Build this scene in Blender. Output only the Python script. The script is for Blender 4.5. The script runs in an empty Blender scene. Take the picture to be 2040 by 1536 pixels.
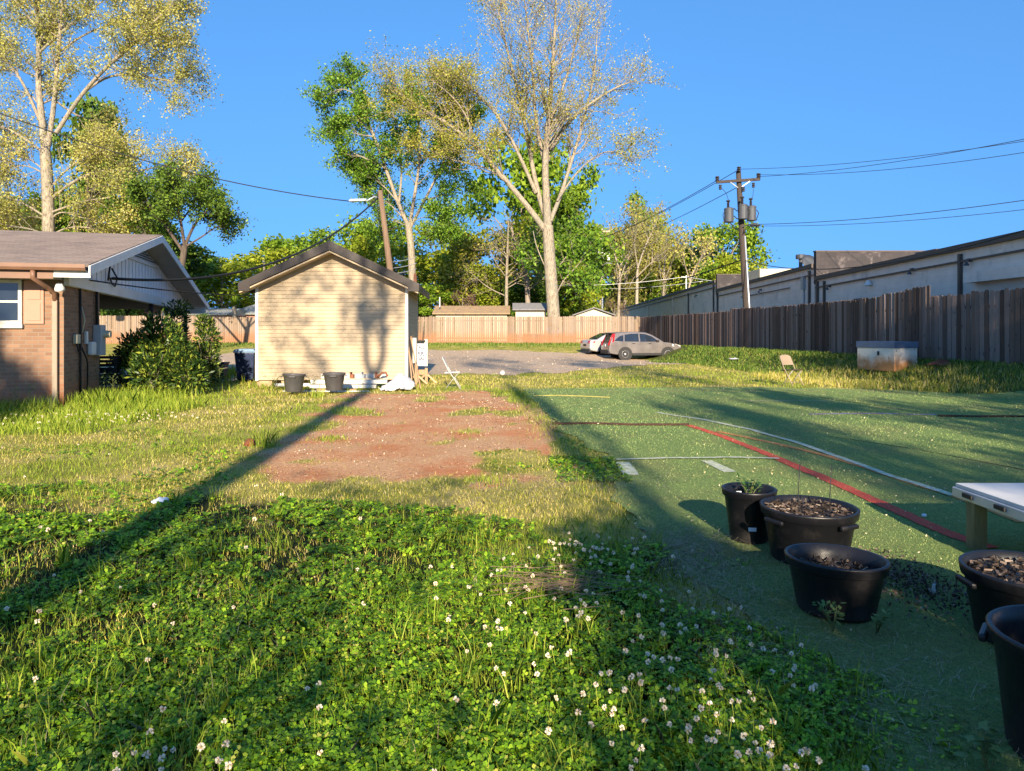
import bpy, bmesh, math, random
import numpy as np
from mathutils import Vector, Matrix
random.seed(7); RNG = np.random.default_rng(11)
SC = bpy.context.scene; C = SC.collection
F = 1400.0; HV = 662.0; CU = 1020.0; CH = 1.5
R = math.radians

def P(u, v, Y): return ((u - CU) / F * Y, Y, CH - (v - HV) / F * Y)
def sst(a, b, x):
    t = np.clip((np.asarray(x, float) - a) / (b - a), 0, 1); return t * t * (3 - 2 * t)

# ---------- numpy value noise ----------
def _hash(ix, iy, s):
    n = (ix.astype(np.int64) * 374761393 + iy.astype(np.int64) * 668265263 + s * 1442695041) & 0x7fffffff
    n = ((n ^ (n >> 13)) * 1274126177) & 0x7fffffff
    return ((n ^ (n >> 16)) & 0xffff) / 65535.0
def vnoise(x, y, s=0):
    x = np.asarray(x, float); y = np.asarray(y, float)
    ix = np.floor(x); iy = np.floor(y); fx = x - ix; fy = y - iy
    fx = fx * fx * (3 - 2 * fx); fy = fy * fy * (3 - 2 * fy)
    a = _hash(ix, iy, s); b = _hash(ix + 1, iy, s); c = _hash(ix, iy + 1, s); d = _hash(ix + 1, iy + 1, s)
    return (a * (1 - fx) + b * fx) * (1 - fy) + (c * (1 - fx) + d * fx) * fy
def fbm(x, y, s=0, o=4):
    r = 0; a = .5; t = 0
    for k in range(o):
        r = r + a * vnoise(x * 2 ** k, y * 2 ** k, s + k); t += a; a *= .5
    return r / t

# ---------- terrain ----------
FENCE_R = [(9.5, 52), (11.7, 34), (12.5, 22.5), (13.4, 18.5), (14.4, 14.5), (16.5, 8)]
_fy = [p[1] for p in FENCE_R][::-1]; _fx = [p[0] for p in FENCE_R][::-1]
def fence_x(Y): return np.interp(Y, _fy, _fx)
def tz(x, y):
    x = np.asarray(x, float); y = np.asarray(y, float)
    rise = np.interp(y, [0, 26, 40, 46, 52, 56], [0, 0, .18, .36, .66, .7])
    dip = -.36 * np.exp(-((x - 8) / 6.5) ** 2 - ((y - 40.5) / 6.5) ** 2)
    z = rise + dip
    d = fence_x(y) - x
    b = sst(3.0, .5, d) * sst(6, 15, y)
    z = z * (1 - b) + .62 * b
    m = sst(60, 40, np.abs(x)) * sst(50, 30, y)
    z = z + m * .03 * (fbm(x * .9, y * .9, 3, 3) - .5)
    return z
def tz1(x, y): return float(tz(x, y))
def G(u, v):
    for Y in np.arange(2.0, 60, .02):
        x, _, z = P(u, v, Y)
        if z <= tz1(x, Y): return (x, float(Y), tz1(x, Y))
    return P(u, v, 55)

# ---------- tags / objects ----------
def tag(o, label=None, cat=None, group=None, kind=None):
    if label: o['label'] = label
    if cat: o['category'] = cat
    if group: o['group'] = group
    if kind: o['kind'] = kind
    return o
def thing(name, label, cat, loc=(0, 0, 0), rz=0, group=None, kind=None):
    o = bpy.data.objects.new(name, None); C.objects.link(o); o.location = loc; o.rotation_euler = (0, 0, rz)
    o.empty_display_size = .2
    return tag(o, label, cat, group, kind)
def wloc(o):
    l = Vector((0, 0, 0))
    while o: l += Vector(o.location); o = o.parent
    return l
def copy_tree(o, parent=None):
    c = o.copy(); C.objects.link(c); c.parent = parent
    for ch in list(o.children): copy_tree(ch, c)
    return c
def link(name, me, m, parent=None, smooth=False, bevel=0, seg=2):
    if m is not None:
        for q in (m if isinstance(m, (list, tuple)) else [m]): me.materials.append(q)
    o = bpy.data.objects.new(name, me); C.objects.link(o)
    if parent: o.parent = parent
    if smooth: me.polygons.foreach_set('use_smooth', np.ones(len(me.polygons), bool))
    if bevel:
        b = o.modifiers.new('b', 'BEVEL'); b.width = bevel; b.segments = seg; b.limit_method = 'ANGLE'; b.angle_limit = R(35)
    return o
class MB:
    def __init__(s, M=None): s.v = []; s.f = []; s.mi = []; s.M = M
    def add(s, vs, fs, mi=0):
        o = len(s.v)
        s.v += [tuple(s.M @ Vector(p)) for p in vs] if s.M else [tuple(p) for p in vs]
        s.f += [tuple(i + o for i in f) for f in fs]; s.mi += [mi] * len(fs); return s
    def box(s, x0, x1, y0, y1, z0, z1, mi=0):
        return s.add([(x0, y0, z0), (x1, y0, z0), (x1, y1, z0), (x0, y1, z0), (x0, y0, z1), (x1, y0, z1), (x1, y1, z1), (x0, y1, z1)],
                     [(0, 3, 2, 1), (4, 5, 6, 7), (0, 1, 5, 4), (1, 2, 6, 5), (2, 3, 7, 6), (3, 0, 4, 7)], mi)
    def frus(s, c, a, b, h, a2, b2, z0, mi=0):   # tapered box
        x, y = c
        return s.add([(x - a, y - b, z0), (x + a, y - b, z0), (x + a, y + b, z0), (x - a, y + b, z0), (x - a2, y - b2, z0 + h), (x + a2, y - b2, z0 + h), (x + a2, y + b2, z0 + h), (x - a2, y + b2, z0 + h)],
                     [(0, 3, 2, 1), (4, 5, 6, 7), (0, 1, 5, 4), (1, 2, 6, 5), (2, 3, 7, 6), (3, 0, 4, 7)], mi)
    def bar(s, p, q, w, h, up=(0, 0, 1), mi=0):
        p = Vector(p); q = Vector(q); d = (q - p).normalized(); a = d.cross(Vector(up))
        if a.length < 1e-4: a = d.cross(Vector((1, 0, 0)))
        a.normalize(); b = a.cross(d); vs = []
        for e in (p, q):
            for i, j in ((-1, -1), (1, -1), (1, 1), (-1, 1)): vs.append(e + a * (w / 2 * i) + b * (h / 2 * j))
        return s.add(vs, [(0, 1, 2, 3), (7, 6, 5, 4), (0, 4, 5, 1), (1, 5, 6, 2), (2, 6, 7, 3), (3, 7, 4, 0)], mi)
    def tube(s, pts, r, n=8, cap=True, mi=0):
        pts = [Vector(p) for p in pts]; k = len(pts)
        rs = r if isinstance(r, (list, tuple)) else [r] * k
        t0 = (pts[1] - pts[0]).normalized(); a = t0.cross(Vector((.31, .17, .93)))
        if a.length < .1: a = t0.cross(Vector((1, 0, 0)))
        a.normalize(); vs = []; fs = []
        for i in range(k):
            t = (pts[min(i + 1, k - 1)] - pts[max(i - 1, 0)]).normalized()
            a = (a - t * a.dot(t)); a.normalize(); b = t.cross(a)
            for j in range(n):
                w = 2 * math.pi * j / n; vs.append(pts[i] + (a * math.cos(w) + b * math.sin(w)) * rs[i])
        for i in range(k - 1):
            for j in range(n):
                fs.append((i * n + j, i * n + (j + 1) % n, (i + 1) * n + (j + 1) % n, (i + 1) * n + j))
        if cap: fs.append(tuple(range(n))[::-1]); fs.append(tuple(range((k - 1) * n, k * n)))
        return s.add(vs, fs, mi)
    def lathe(s, prof, n=32, c=(0, 0, 0), mi=0, close=True):
        vs = []; fs = []; k = len(prof)
        for r, z in prof:
            for j in range(n):
                w = 2 * math.pi * j / n; vs.append((c[0] + r * math.cos(w), c[1] + r * math.sin(w), c[2] + z))
        for i in range(k - 1):
            for j in range(n): fs.append((i * n + j, i * n + (j + 1) % n, (i + 1) * n + (j + 1) % n, (i + 1) * n + j))
        if close: fs.append(tuple(range(n))[::-1]); fs.append(tuple(range((k - 1) * n, k * n)))
        return s.add(vs, fs, mi)
    def prism(s, poly, y0, y1, mi=0, wf=None):   # poly in x,z ; extruded along y
        n = len(poly); f = wf or (lambda z: 1.0)
        vs = [(x, y0 * f(z), z) for x, z in poly] + [(x, y1 * f(z), z) for x, z in poly]
        fs = [tuple(range(n)), tuple(range(2 * n - 1, n - 1, -1))] + [(i, i + n, (i + 1) % n + n, (i + 1) % n) for i in range(n)]
        return s.add(vs, fs, mi)
    def poly(s, pts, mi=0): return s.add(pts, [tuple(range(len(pts)))], mi)
    def build(s, name, m, parent=None, smooth=False, bevel=0, seg=2, recalc=True):
        l = wloc(parent) if parent else Vector((0, 0, 0))
        me = bpy.data.meshes.new(name)
        me.from_pydata([(a - l.x, b - l.y, c - l.z) for a, b, c in s.v], [], s.f)
        if any(s.mi): me.polygons.foreach_set('material_index', s.mi)
        if recalc:
            bm = bmesh.new(); bm.from_mesh(me); bmesh.ops.recalc_face_normals(bm, faces=bm.faces); bm.to_mesh(me); bm.free()
        return link(name, me, m, parent, smooth, bevel, seg)
def npmesh(name, V, k, m, parent=None, smooth=False):
    """V (n*k,3): n separate k-gons"""
    V = np.ascontiguousarray(V.reshape(-1, 3), np.float32); n = len(V) // k
    if parent: V = V - np.array(wloc(parent), np.float32)
    me = bpy.data.meshes.new(name); me.vertices.add(n * k); me.vertices.foreach_set('co', V.ravel())
    me.loops.add(n * k); me.loops.foreach_set('vertex_index', np.arange(n * k, dtype=np.int32))
    me.polygons.add(n); me.polygons.foreach_set('loop_start', np.arange(0, n * k, k, dtype=np.int32))
    me.update(calc_edges=True)
    return link(name, me, m, parent, smooth)
def grid_mesh(name, X, Y, Z, m, keep=None, attrs=None, smooth=True):
    ny, nx = X.shape; V = np.stack([X, Y, Z], -1).reshape(-1, 3).astype(np.float32)
    i = np.arange(ny * nx).reshape(ny, nx)
    q = np.stack([i[:-1, :-1], i[:-1, 1:], i[1:, 1:], i[1:, :-1]], -1)
    q = q[keep] if keep is not None else q.reshape(-1, 4)
    used = np.unique(q); mp = -np.ones(ny * nx, np.int64); mp[used] = np.arange(len(used)); q = mp[q]; V = V[used]
    me = bpy.data.meshes.new(name); me.vertices.add(len(V)); me.vertices.foreach_set('co', V.ravel())
    me.loops.add(q.size); me.loops.foreach_set('vertex_index', q.ravel().astype(np.int32))
    me.polygons.add(len(q)); me.polygons.foreach_set('loop_start', np.arange(0, q.size, 4, dtype=np.int32))
    me.update(calc_edges=True)
    for nm, arr in (attrs or {}).items():
        a = me.attributes.new(nm, 'FLOAT', 'POINT'); a.data.foreach_set('value', arr.reshape(-1)[used].astype(np.float32))
    return link(name, me, m, None, smooth)

# ---------- materials ----------
class NT:
    def __init__(s, name):
        s.m = bpy.data.materials.new(name); s.m.use_nodes = True; s.t = s.m.node_tree; s.n = s.t.nodes; s.l = s.t.links
        s.bsdf = s.n['Principled BSDF']; s.out = s.n['Material Output']
    def node(s, typ, ins=None, **kw):
        x = s.n.new(typ)
        for k, v in kw.items(): setattr(x, k, v)
        for k, v in (ins or {}).items(): s.put(x.inputs[k], v)
        return x
    def put(s, sock, v):
        if isinstance(v, bpy.types.NodeSocket): s.l.new(v, sock)
        else: sock.default_value = (tuple(v) + (1,) if isinstance(v, tuple) and len(v) == 3 and sock.type == 'RGBA' else v)
    def coord(s, which='Object', scale=(1, 1, 1)):
        c = s.node('ShaderNodeTexCoord').outputs[which]
        return s.node('ShaderNodeMapping', {'Vector': c, 'Scale': scale}).outputs[0]
    def noise(s, vec, scale, detail=6, rough=.6): return s.node('ShaderNodeTexNoise', {'Vector': vec, 'Scale': scale, 'Detail': detail, 'Roughness': rough}).outputs[0]
    def ramp(s, fac, stops, interp='LINEAR'):
        r = s.node('ShaderNodeValToRGB', {'Fac': fac}); r.color_ramp.interpolation = interp; e = r.color_ramp.elements
        while len(e) < len(stops): e.new(.5)
        for i, (p, c) in enumerate(stops): e[i].position = p; e[i].color = tuple(c) + (1,) if len(c) == 3 else c
        return r.outputs[0]
    def mix(s, f, a, b, mode='MIX'):
        x = s.n.new('ShaderNodeMix'); x.data_type = 'RGBA'; x.blend_type = mode
        s.put(x.inputs[0], f); s.put(x.inputs[6], a); s.put(x.inputs[7], b); return x.outputs[2]
    def math(s, op, a, b=0.0, c=None):
        x = s.node('ShaderNodeMath', operation=op); s.put(x.inputs[0], a); s.put(x.inputs[1], b)
        if c is not None: s.put(x.inputs[2], c)
        return x.outputs[0]
    def mr(s, v, a, b, c=0.0, d=1.0):
        return s.node('ShaderNodeMapRange', {'Value': v, 'From Min': a, 'From Max': b, 'To Min': c, 'To Max': d}).outputs[0]
    def bump(s, h, strength=.4, dist=.02):
        b = s.node('ShaderNodeBump', {'Height': h, 'Strength': strength, 'Distance': dist}); s.l.new(b.outputs[0], s.bsdf.inputs['Normal'])
    def fin(s, col, rough=.8, spec=.3, metal=0.0):
        b = s.bsdf; s.put(b.inputs['Base Color'], col); s.put(b.inputs['Roughness'], rough); b.inputs['Specular IOR Level'].default_value = spec; b.inputs['Metallic'].default_value = metal
        return s.m
    def z(s): return s.node('ShaderNodeSeparateXYZ', {0: s.node('ShaderNodeTexCoord').outputs['Object']}).outputs[2]
    def rand(s): return s.node('ShaderNodeNewGeometry').outputs['Random Per Island']
def mk(name, c1, c2=None, scale=6, rough=.8, bump=0, bscale=60, spec=.3, metal=0, stretch=(1, 1, 1), isl=0):
    t = NT(name); c2 = c2 or tuple(x * .8 for x in c1); v = t.coord('Object', stretch)
    n = t.noise(v, scale); col = t.ramp(n, [(.3, c2), (.7, c1)])
    if isl: col = t.mix(t.mr(t.rand(), 0, 1, 0, isl), col, tuple(x * .3 for x in c2))
    if bump: t.bump(t.noise(v, bscale), bump, .01)
    rr = t.mr(n, .3, .7, max(rough - .08, 0), min(rough + .08, 1))
    return t.fin(col, rr, spec, metal)
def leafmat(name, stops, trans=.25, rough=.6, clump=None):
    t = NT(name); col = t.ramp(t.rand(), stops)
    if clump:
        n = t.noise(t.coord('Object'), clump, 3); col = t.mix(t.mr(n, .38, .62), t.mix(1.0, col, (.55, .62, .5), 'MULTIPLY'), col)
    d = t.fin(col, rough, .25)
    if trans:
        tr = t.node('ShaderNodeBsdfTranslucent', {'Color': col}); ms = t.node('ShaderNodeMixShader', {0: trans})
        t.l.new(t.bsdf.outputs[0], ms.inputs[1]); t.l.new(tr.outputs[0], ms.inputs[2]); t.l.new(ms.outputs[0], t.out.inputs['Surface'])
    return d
def brickmat(name, c1, c2, mortar, bw, bh, ms, bump=.5, stain=None, rough=.85, dirt=None):
    t = NT(name); o = t.node('ShaderNodeTexCoord').outputs['Object']
    s = t.node('ShaderNodeSeparateXYZ', {0: o}); v = t.node('ShaderNodeCombineXYZ', {0: t.math('ADD', s.outputs[0], s.outputs[1]), 1: s.outputs[2]}).outputs[0]
    b = t.node('ShaderNodeTexBrick', {'Vector': v, 'Color1': c1, 'Color2': c2, 'Mortar': mortar, 'Scale': 1.0, 'Mortar Size': ms, 'Brick Width': bw, 'Row Height': bh, 'Mortar Smooth': .2, 'Bias': 0.0})
    col = t.mix(t.mr(t.noise(o, 1.3), .3, .75, 0, .45), b.outputs[0], tuple(x * .55 for x in c1))
    if stain: col = t.mix(t.mr(t.noise(o, stain[1], 8, .7), .55, .72, 0, .75), col, stain[0])
    if dirt:
        f = t.math('ADD', t.mr(s.outputs[2], dirt[1], dirt[2], 1, 0), t.mr(t.noise(o, 4), .3, .7, -.35, .35))
        col = t.mix(t.mr(f, .2, .9), col, dirt[0])
    t.bump(t.math('SUBTRACT', 1.0, b.outputs[1]), bump, .012)
    return t.fin(col, rough)
def woodmat(name, stops, dirt=None, rough=.9, sc=1.0, isl=.85):
    t = NT(name); o = t.node('ShaderNodeTexCoord').outputs['Object']
    v = t.node('ShaderNodeMapping', {'Vector': o, 'Scale': (30 * sc, 30 * sc, 1.6 * sc)}).outputs[0]
    n = t.noise(v, 1.0, 6, .7); w = t.math('ADD', t.math('MULTIPLY', t.rand(), isl), t.math('MULTIPLY', n, 1.2 - isl))
    col = t.ramp(w, stops)
    k = t.noise(t.node('ShaderNodeMapping', {'Vector': o, 'Scale': (9, 9, 5)}).outputs[0], 1.0, 2)
    col = t.mix(t.mr(k, .66, .72, 0, .7), col, (.035, .025, .02))
    if dirt:
        f = t.math('ADD', t.mr(t.z(), dirt[1], dirt[2], 1, 0), t.mr(t.noise(o, 1.5), .3, .7, -.3, .3))
        col = t.mix(t.mr(f, .1, 1, 0, .8), col, dirt[0])
    t.bump(n, .4, .01); return t.fin(col, rough, .15)

M = {}
M['siding'] = mk('cream_siding', (.46, .36, .235), (.41, .315, .20), 1.2, .6)
M['white'] = mk('white_paint', (.78, .77, .74), (.66, .65, .63), 3, .55)
M['whitewood'] = mk('weathered_white_wood', (.70, .68, .62), (.45, .42, .36), 5, .75, .2)
M['brown'] = mk('dark_brown_metal', (.030, .021, .018), (.022, .016, .014), 3, .45)
M['gutter'] = mk('brown_gutter', (.22, .12, .075), (.16, .085, .055), 3, .45)
M['shutter'] = mk('shutter_paint', (.42, .23, .16), (.36, .19, .13), 4, .6)
M['black'] = mk('black_plastic', (.02, .02, .022), (.012, .012, .013), 8, .5)
M['potblack_plain'] = mk('pot_plastic', (.012, .012, .015), (.007, .007, .009), 5, .48, .15, 120, spec=.45)
M['potgrey_plain'] = mk('faded_pot_plastic', (.032, .030, .034), (.02, .019, .022), 5, .42, .1, 120, spec=.5)
def dusty(name, c, d, rough):
    t = NT(name); o = t.node('ShaderNodeTexCoord').outputs['Object']; z = t.z()
    f = t.math('ADD', t.mr(z, 0, .14, .75, 0), t.mr(t.noise(o, 7, 6, .7), .45, .75, -.15, .6)); col = t.mix(t.mr(f, .1, 1.0, 0, .8), c, d)
    sc = t.noise(t.coord('Object', (40, 40, 3)), 1.0, 3); col = t.mix(t.mr(sc, .66, .74, 0, .35), col, tuple(x * 3.5 for x in c)); t.bump(t.noise(o, 45, 5), .12, .01)
    return t.fin(col, t.mr(f, 0, 1, rough, .85), .4)
M['potblack'] = dusty('dusty_pot', (.007, .007, .009), (.03, .026, .022), .40)
M['potgrey'] = dusty('dusty_pot_worn', (.011, .0105, .013), (.036, .031, .027), .40)
M['potsunlit'] = mk('sunlit_pot', (.085, .082, .085), (.06, .057, .06), 5, .42, .1, 120, spec=.5)  # paler pot plastic; the sunlit look is put into its colour
M['cable'] = mk('cable_black', (.02, .02, .02), None, 8, .6)
M['steel'] = mk('grey_steel', (.38, .40, .42), (.28, .30, .32), 4, .45, metal=.3)
M['xform'] = mk('transformer_grey', (.075, .08, .09), (.055, .06, .07), 4, .5)  # grey lowered so the colour carries the shade on the transformers
M['xwhite'] = mk('transformer_white', (.70, .69, .66), (.6, .6, .58), 4, .5)
M['greybox'] = mk('meter_grey', (.40, .42, .45), (.33, .35, .38), 4, .5)
M['beige'] = mk('beige_plastic', (.55, .50, .36), None, 4, .5)
M['glass'] = mk('window_glass', (.02, .03, .045), (.015, .02, .03), 2, .06, spec=.6)
M['polewood'] = mk('pole_wood', (.075, .058, .048), (.04, .032, .027), 2, .9, .5, 30, stretch=(8, 8, .6))  # wood darkened; shade on the tall pole is set in its colour
M['polewarm'] = mk('pole_wood_warm', (.22, .145, .09), (.13, .085, .055), 2, .9, .5, 30, stretch=(8, 8, .6))
M['poletan'] = mk('pole_wood_pale', (.42, .34, .24), (.34, .27, .19), 2, .9, .4, 30, stretch=(8, 8, .6))
M['rust'] = mk('rusty_metal', (.26, .10, .05), (.15, .06, .035), 5, .8, .3)
M['soil'] = mk('potting_soil', (.055, .04, .03), (.02, .015, .012), 30, .95, .8, 60)
M['rubber'] = mk('tyre_rubber', (.02, .02, .02), None, 9, .8)
M['alloy'] = mk('alloy_rim', (.6, .6, .6), (.5, .5, .5), 4, .35, metal=.15)
M['suvpaint'] = mk('taupe_metallic', (.185, .165, .16), (.175, .157, .152), 2, .28, spec=.6, metal=.35)
M['silver'] = mk('silver_metallic', (.55, .54, .53), (.52, .51, .5), 2, .25, spec=.6, metal=.4)
M['redlamp'] = mk('red_lamp', (.45, .02, .02), (.35, .015, .015), 6, .15, spec=.6)
M['clearlamp'] = mk('clear_lamp', (.7, .7, .7), None, 6, .1, spec=.7)
M['trimblack'] = mk('black_trim', (.025, .025, .027), None, 6, .6)
M['plank'] = woodmat('bare_plank', [(0, (.20, .12, .07)), (.5, (.34, .21, .12)), (1, (.48, .32, .2))])
M['pallet'] = mk('old_plywood', (.45, .34, .2), (.3, .21, .12), 6, .9, .3)
M['greenpost'] = mk('treated_post', (.24, .21, .10), (.13, .11, .05), 4, .85, .4, 40, stretch=(6, 6, .7))
M['tabletop'] = mk('table_white_laminate', (.62, .60, .56), (.5, .48, .45), 3, .45)
M['bluebin'] = mk('blue_bin', (.015, .03, .09), (.01, .018, .05), 4, .4, spec=.5)
M['bluelid'] = mk('blue_bin_lid', (.22, .33, .48), (.16, .26, .4), 4, .35, spec=.5)
M['tanbin'] = mk('tan_bin', (.36, .33, .27), (.3, .27, .22), 4, .5)
M['tarp'] = mk('white_tarp', (.55, .55, .56), (.42, .42, .45), 4, .6, .3, 20)
M['chairtan'] = mk('tan_chair_paint', (.30, .23, .165), (.26, .2, .14), 4, .45)
M['chairseat'] = mk('brown_vinyl', (.07, .045, .035), None, 5, .5)
M['chairwhite'] = mk('white_chair_plastic', (.50, .485, .45), (.44, .42, .39), 4, .5)
M['chairgrey'] = mk('grey_tube', (.36, .34, .31), None, 4, .45)
M['redrock'] = mk('red_clay_lump', (.20, .065, .03), (.10, .035, .02), 8, .95, .6, 20)
M['paper'] = mk('paper_litter', (.8, .82, .85), None, 5, .7)
M['galv'] = mk('galvanised_conduit', (.55, .57, .6), (.45, .47, .5), 3, .4, metal=.5)
M['signblue'] = mk('sign_panel', (.62, .66, .78), (.5, .55, .7), 3, .6)
M['signblack'] = mk('sign_letter', (.02, .02, .025), None, 5, .6)
def barkmat(name, c1, c2, c3):
    t = NT(name); o = t.node('ShaderNodeTexCoord').outputs['Object']; v = t.coord('Object', (5, 5, 1.1)); n = t.noise(v, 3.2, 6, .7); b = t.noise(o, .8, 4)
    col = t.ramp(n, [(.36, c2), (.52, c1), (.68, tuple(x * 1.25 for x in c1))]); col = t.mix(t.mr(b, .5, .64, 0, .6), col, c3); t.bump(n, 1.0, .08); return t.fin(col, .95, .1)
M['bark'] = mk('grey_bark', (.34, .29, .23), (.16, .13, .10), 3, .95, .8, 14, stretch=(4, 4, .8))
M['barkpale'] = barkmat('pale_bark', (.36, .305, .225), (.13, .105, .078), (.24, .23, .18))
M['barkdark'] = mk('dark_bark', (.13, .10, .075), (.06, .045, .035), 3, .95, .6, 14, stretch=(4, 4, .8))
M['redline'] = mk('red_turf_stripe', (.62, .085, .05), (.42, .06, .035), 30, .95, .6, 160)
M['orangeline'] = mk('orange_turf_stripe', (.62, .23, .07), (.42, .19, .06), 25, .95, .6, 160)
M['whiteline'] = mk('white_turf_stripe', (.62, .61, .50), (.26, .32, .17), 16, .95, .6, 160)
M['blueline'] = mk('blue_turf_stripe', (.20, .25, .5), (.3, .1, .16), 4, .95, .5, 160)
M['seam'] = mk('dark_rubber_edge', (.07, .035, .025), (.035, .02, .015), 12, .95, .5)
M['hose'] = mk('yellow_cord', (.6, .5, .12), None, 5, .6)
# ================= setting =================
DIRT = np.array([(-3.5, 16.6), (.1, 17.6), (.45, 13), (.6, 10.1), (.5, 8.0), (-.2, 7.2), (-1.3, 7.0), (-2.7, 7.5), (-3.1, 9.6), (-3.4, 12.5)])
def sd_poly(x, y, Pn):
    x = np.asarray(x, float); y = np.asarray(y, float); d = np.full(x.shape, 1e9); inside = np.zeros(x.shape, bool)
    n = len(Pn)
    for i in range(n):
        ax, ay = Pn[i]; bx, by = Pn[(i + 1) % n]; ex, ey = bx - ax, by - ay
        t = np.clip(((x - ax) * ex + (y - ay) * ey) / (ex * ex + ey * ey), 0, 1)
        d = np.minimum(d, np.hypot(x - ax - t * ex, y - ay - t * ey))
        c = ((ay > y) != (by > y)) & (x < ex * (y - ay) / (ey if abs(ey) > 1e-9 else 1e-9) + ax); inside ^= c
    return np.where(inside, d, -d)
def m_dirt(x, y):
    w = fbm(x * 1.3, y * .9, 21, 6) - .5
    a = sst(-.5, .55, sd_poly(x, y, DIRT) + w * 3.4)
    g = sst(.56, .66, fbm(x * 1.1 + 5, y * .7, 33, 4))
    return a * (1 - .8 * g)
TLY = [1, 2, 2.4, 3, 3.9, 4.8, 6.2, 7.0, 8.1, 8.8, 10.6, 16.4, 20]; TLX = [1.2, 1.2, 1.25, 1.34, 1.15, .96, .95, 1.05, 1.15, 1.05, .76, .38, .2]
def turf_l(Y): return np.interp(Y, TLY, TLX)
def turf_f(x): return np.interp(x, [0, 6, 8, 10, 11.8, 14], [18.7, 19.1, 18.9, 18.0, 16.2, 13.6])
def m_turf(x, y): return (x > turf_l(y) + .25 * (fbm(x * 3, y * 3, 8, 3) - .5)) & (y < turf_f(x)) & (x < fence_x(y) - 1.6)
def m_gravel(x, y):
    near = np.interp(x, [-16, -9, -5, -2, 0, 3, 6, 9, 10], [21, 21.5, 25.5, 24.5, 25, 27, 31, 33, 34]); far = np.interp(x, [-16, -5, 3, 5, 9, 10], [46, 45.5, 45.0, 45.5, 45, 44])
    w = (fbm(x * .6, y * .35, 51, 4) - .5)
    return np.minimum(np.minimum(y - near + w * 5, far - y + w * 5), (fence_x(y) - x - 2.9 + w * 2) * 3)
CLV = np.array([(-9, 1.0), (1.15, 1.0), (1.2, 2.4), (1.3, 3.0), (1.05, 3.9), (.75, 4.7), (.35, 5.0), (0, 5.0), (-.25, 5.4), (-.6, 5.7), (-1.5, 6.1), (-3, 6.3), (-5, 6.2), (-9, 8)])
def m_clover(x, y): return sst(-.45, .45, sd_poly(x, y, CLV) + (fbm(x * 1.5, y * 1.5, 77, 4) - .5) * 2.6)

xs = np.unique(np.concatenate([np.arange(-14, 16.01, .14), np.linspace(-45, -14, 40), np.linspace(16, 45, 30), [-900, -500, -250, -120, -70, 70, 120, 250, 500, 900]]))
ys = np.unique(np.concatenate([np.arange(1, 24, .14), np.arange(24, 56, .5), np.linspace(-40, 1, 40), [60, 70, 90, 120, 160, 240, 400, 700, 1200, -60, -150]]))
X, Y = np.meshgrid(xs, ys); Z = tz(X, Y)
t = NT('ground_earth'); o = t.node('ShaderNodeTexCoord').outputs['Object']
n1 = t.noise(o, 1.1, 8, .65); n2 = t.noise(o, 22, 8, .75); n3 = t.noise(o, 90, 4, .75)
grass = t.ramp(t.math('ADD', t.math('MULTIPLY', n1, .7), t.math('MULTIPLY', n2, .35)), [(.36, (.14, .16, .025)), (.5, (.30, .29, .055)), (.6, (.46, .37, .12)), (.75, (.56, .44, .2))])
at = lambda nm: t.node('ShaderNodeAttribute', attribute_name=nm).outputs['Fac']
dirt = t.ramp(t.math('ADD', t.math('MULTIPLY', n2, .55), t.math('MULTIPLY', n3, .5)), [(.34, (.20, .085, .04)), (.44, (.48, .235, .11)), (.54, (.66, .38, .20)), (.66, (.76, .54, .32))])
red = t.mix(t.mr(t.noise(o, .9, 6, .7), .43, .66), dirt, t.mix(.75, dirt, (.56, .17, .06)))
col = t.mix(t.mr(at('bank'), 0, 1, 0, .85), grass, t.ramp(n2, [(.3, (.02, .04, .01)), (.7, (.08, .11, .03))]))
col = t.mix(t.mr(t.math('ADD', at('dirt'), t.mr(n2, .3, .7, -.3, .3)), .3, .7), col, red)
col = t.mix(at('clover'), col, t.ramp(n2, [(.3, (.008, .014, .005)), (.7, (.035, .05, .015))]))
t.bump(t.math('ADD', t.math('MULTIPLY', n2, 1.0), t.math('MULTIPLY', n3, .4)), .8, .05)
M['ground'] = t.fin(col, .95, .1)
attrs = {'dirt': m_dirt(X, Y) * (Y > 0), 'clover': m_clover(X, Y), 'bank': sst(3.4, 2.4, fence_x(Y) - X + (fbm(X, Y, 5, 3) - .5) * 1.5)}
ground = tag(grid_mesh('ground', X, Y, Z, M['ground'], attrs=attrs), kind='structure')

# turf sheet
ts = np.linspace(0, 1, 200)[None, :] ** 1.6; Yt = np.concatenate([np.arange(1.2, 10, .05), np.arange(10, 19.3, .12)])[:, None]
xl = turf_l(Yt) + .35 * (fbm(Yt * 2.2, Yt * 0 + 3, 4, 5) - .5); xr = np.minimum(fence_x(Yt) - 1.5, 13.2); Xt = xl + (xr - xl) * ts; Ytt = Yt + 0 * Xt
ok = (Ytt < turf_f(Xt) + .3 * (fbm(Xt * 2, Ytt, 6, 3) - .5)); keep = ok[:-1, :-1] & ok[1:, 1:]
t = NT('turf_fibre'); o = t.node('ShaderNodeTexCoord').outputs['Object']; n2 = t.noise(o, 45, 6, .75); n1 = t.noise(o, .7, 5); n3 = t.noise(o, 170, 3, .8)
col = t.ramp(t.math('ADD', t.math('MULTIPLY', n2, .6), t.math('MULTIPLY', n3, .42)), [(.3, (.06, .105, .045)), (.46, (.18, .28, .085)), (.6, (.34, .43, .13)), (.8, (.50, .51, .19))])
col = t.mix(t.mr(n1, .47, .62, 0, .7), col, t.mix(.55, col, (.30, .24, .11)))
t.bump(t.math('ADD', n2, n3), .9, .03); M['turf'] = t.fin(col, .9, .15)
turf = tag(grid_mesh('turf', Xt, Ytt, tz(Xt, Ytt) + .014, M['turf'], keep), kind='structure')
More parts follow.
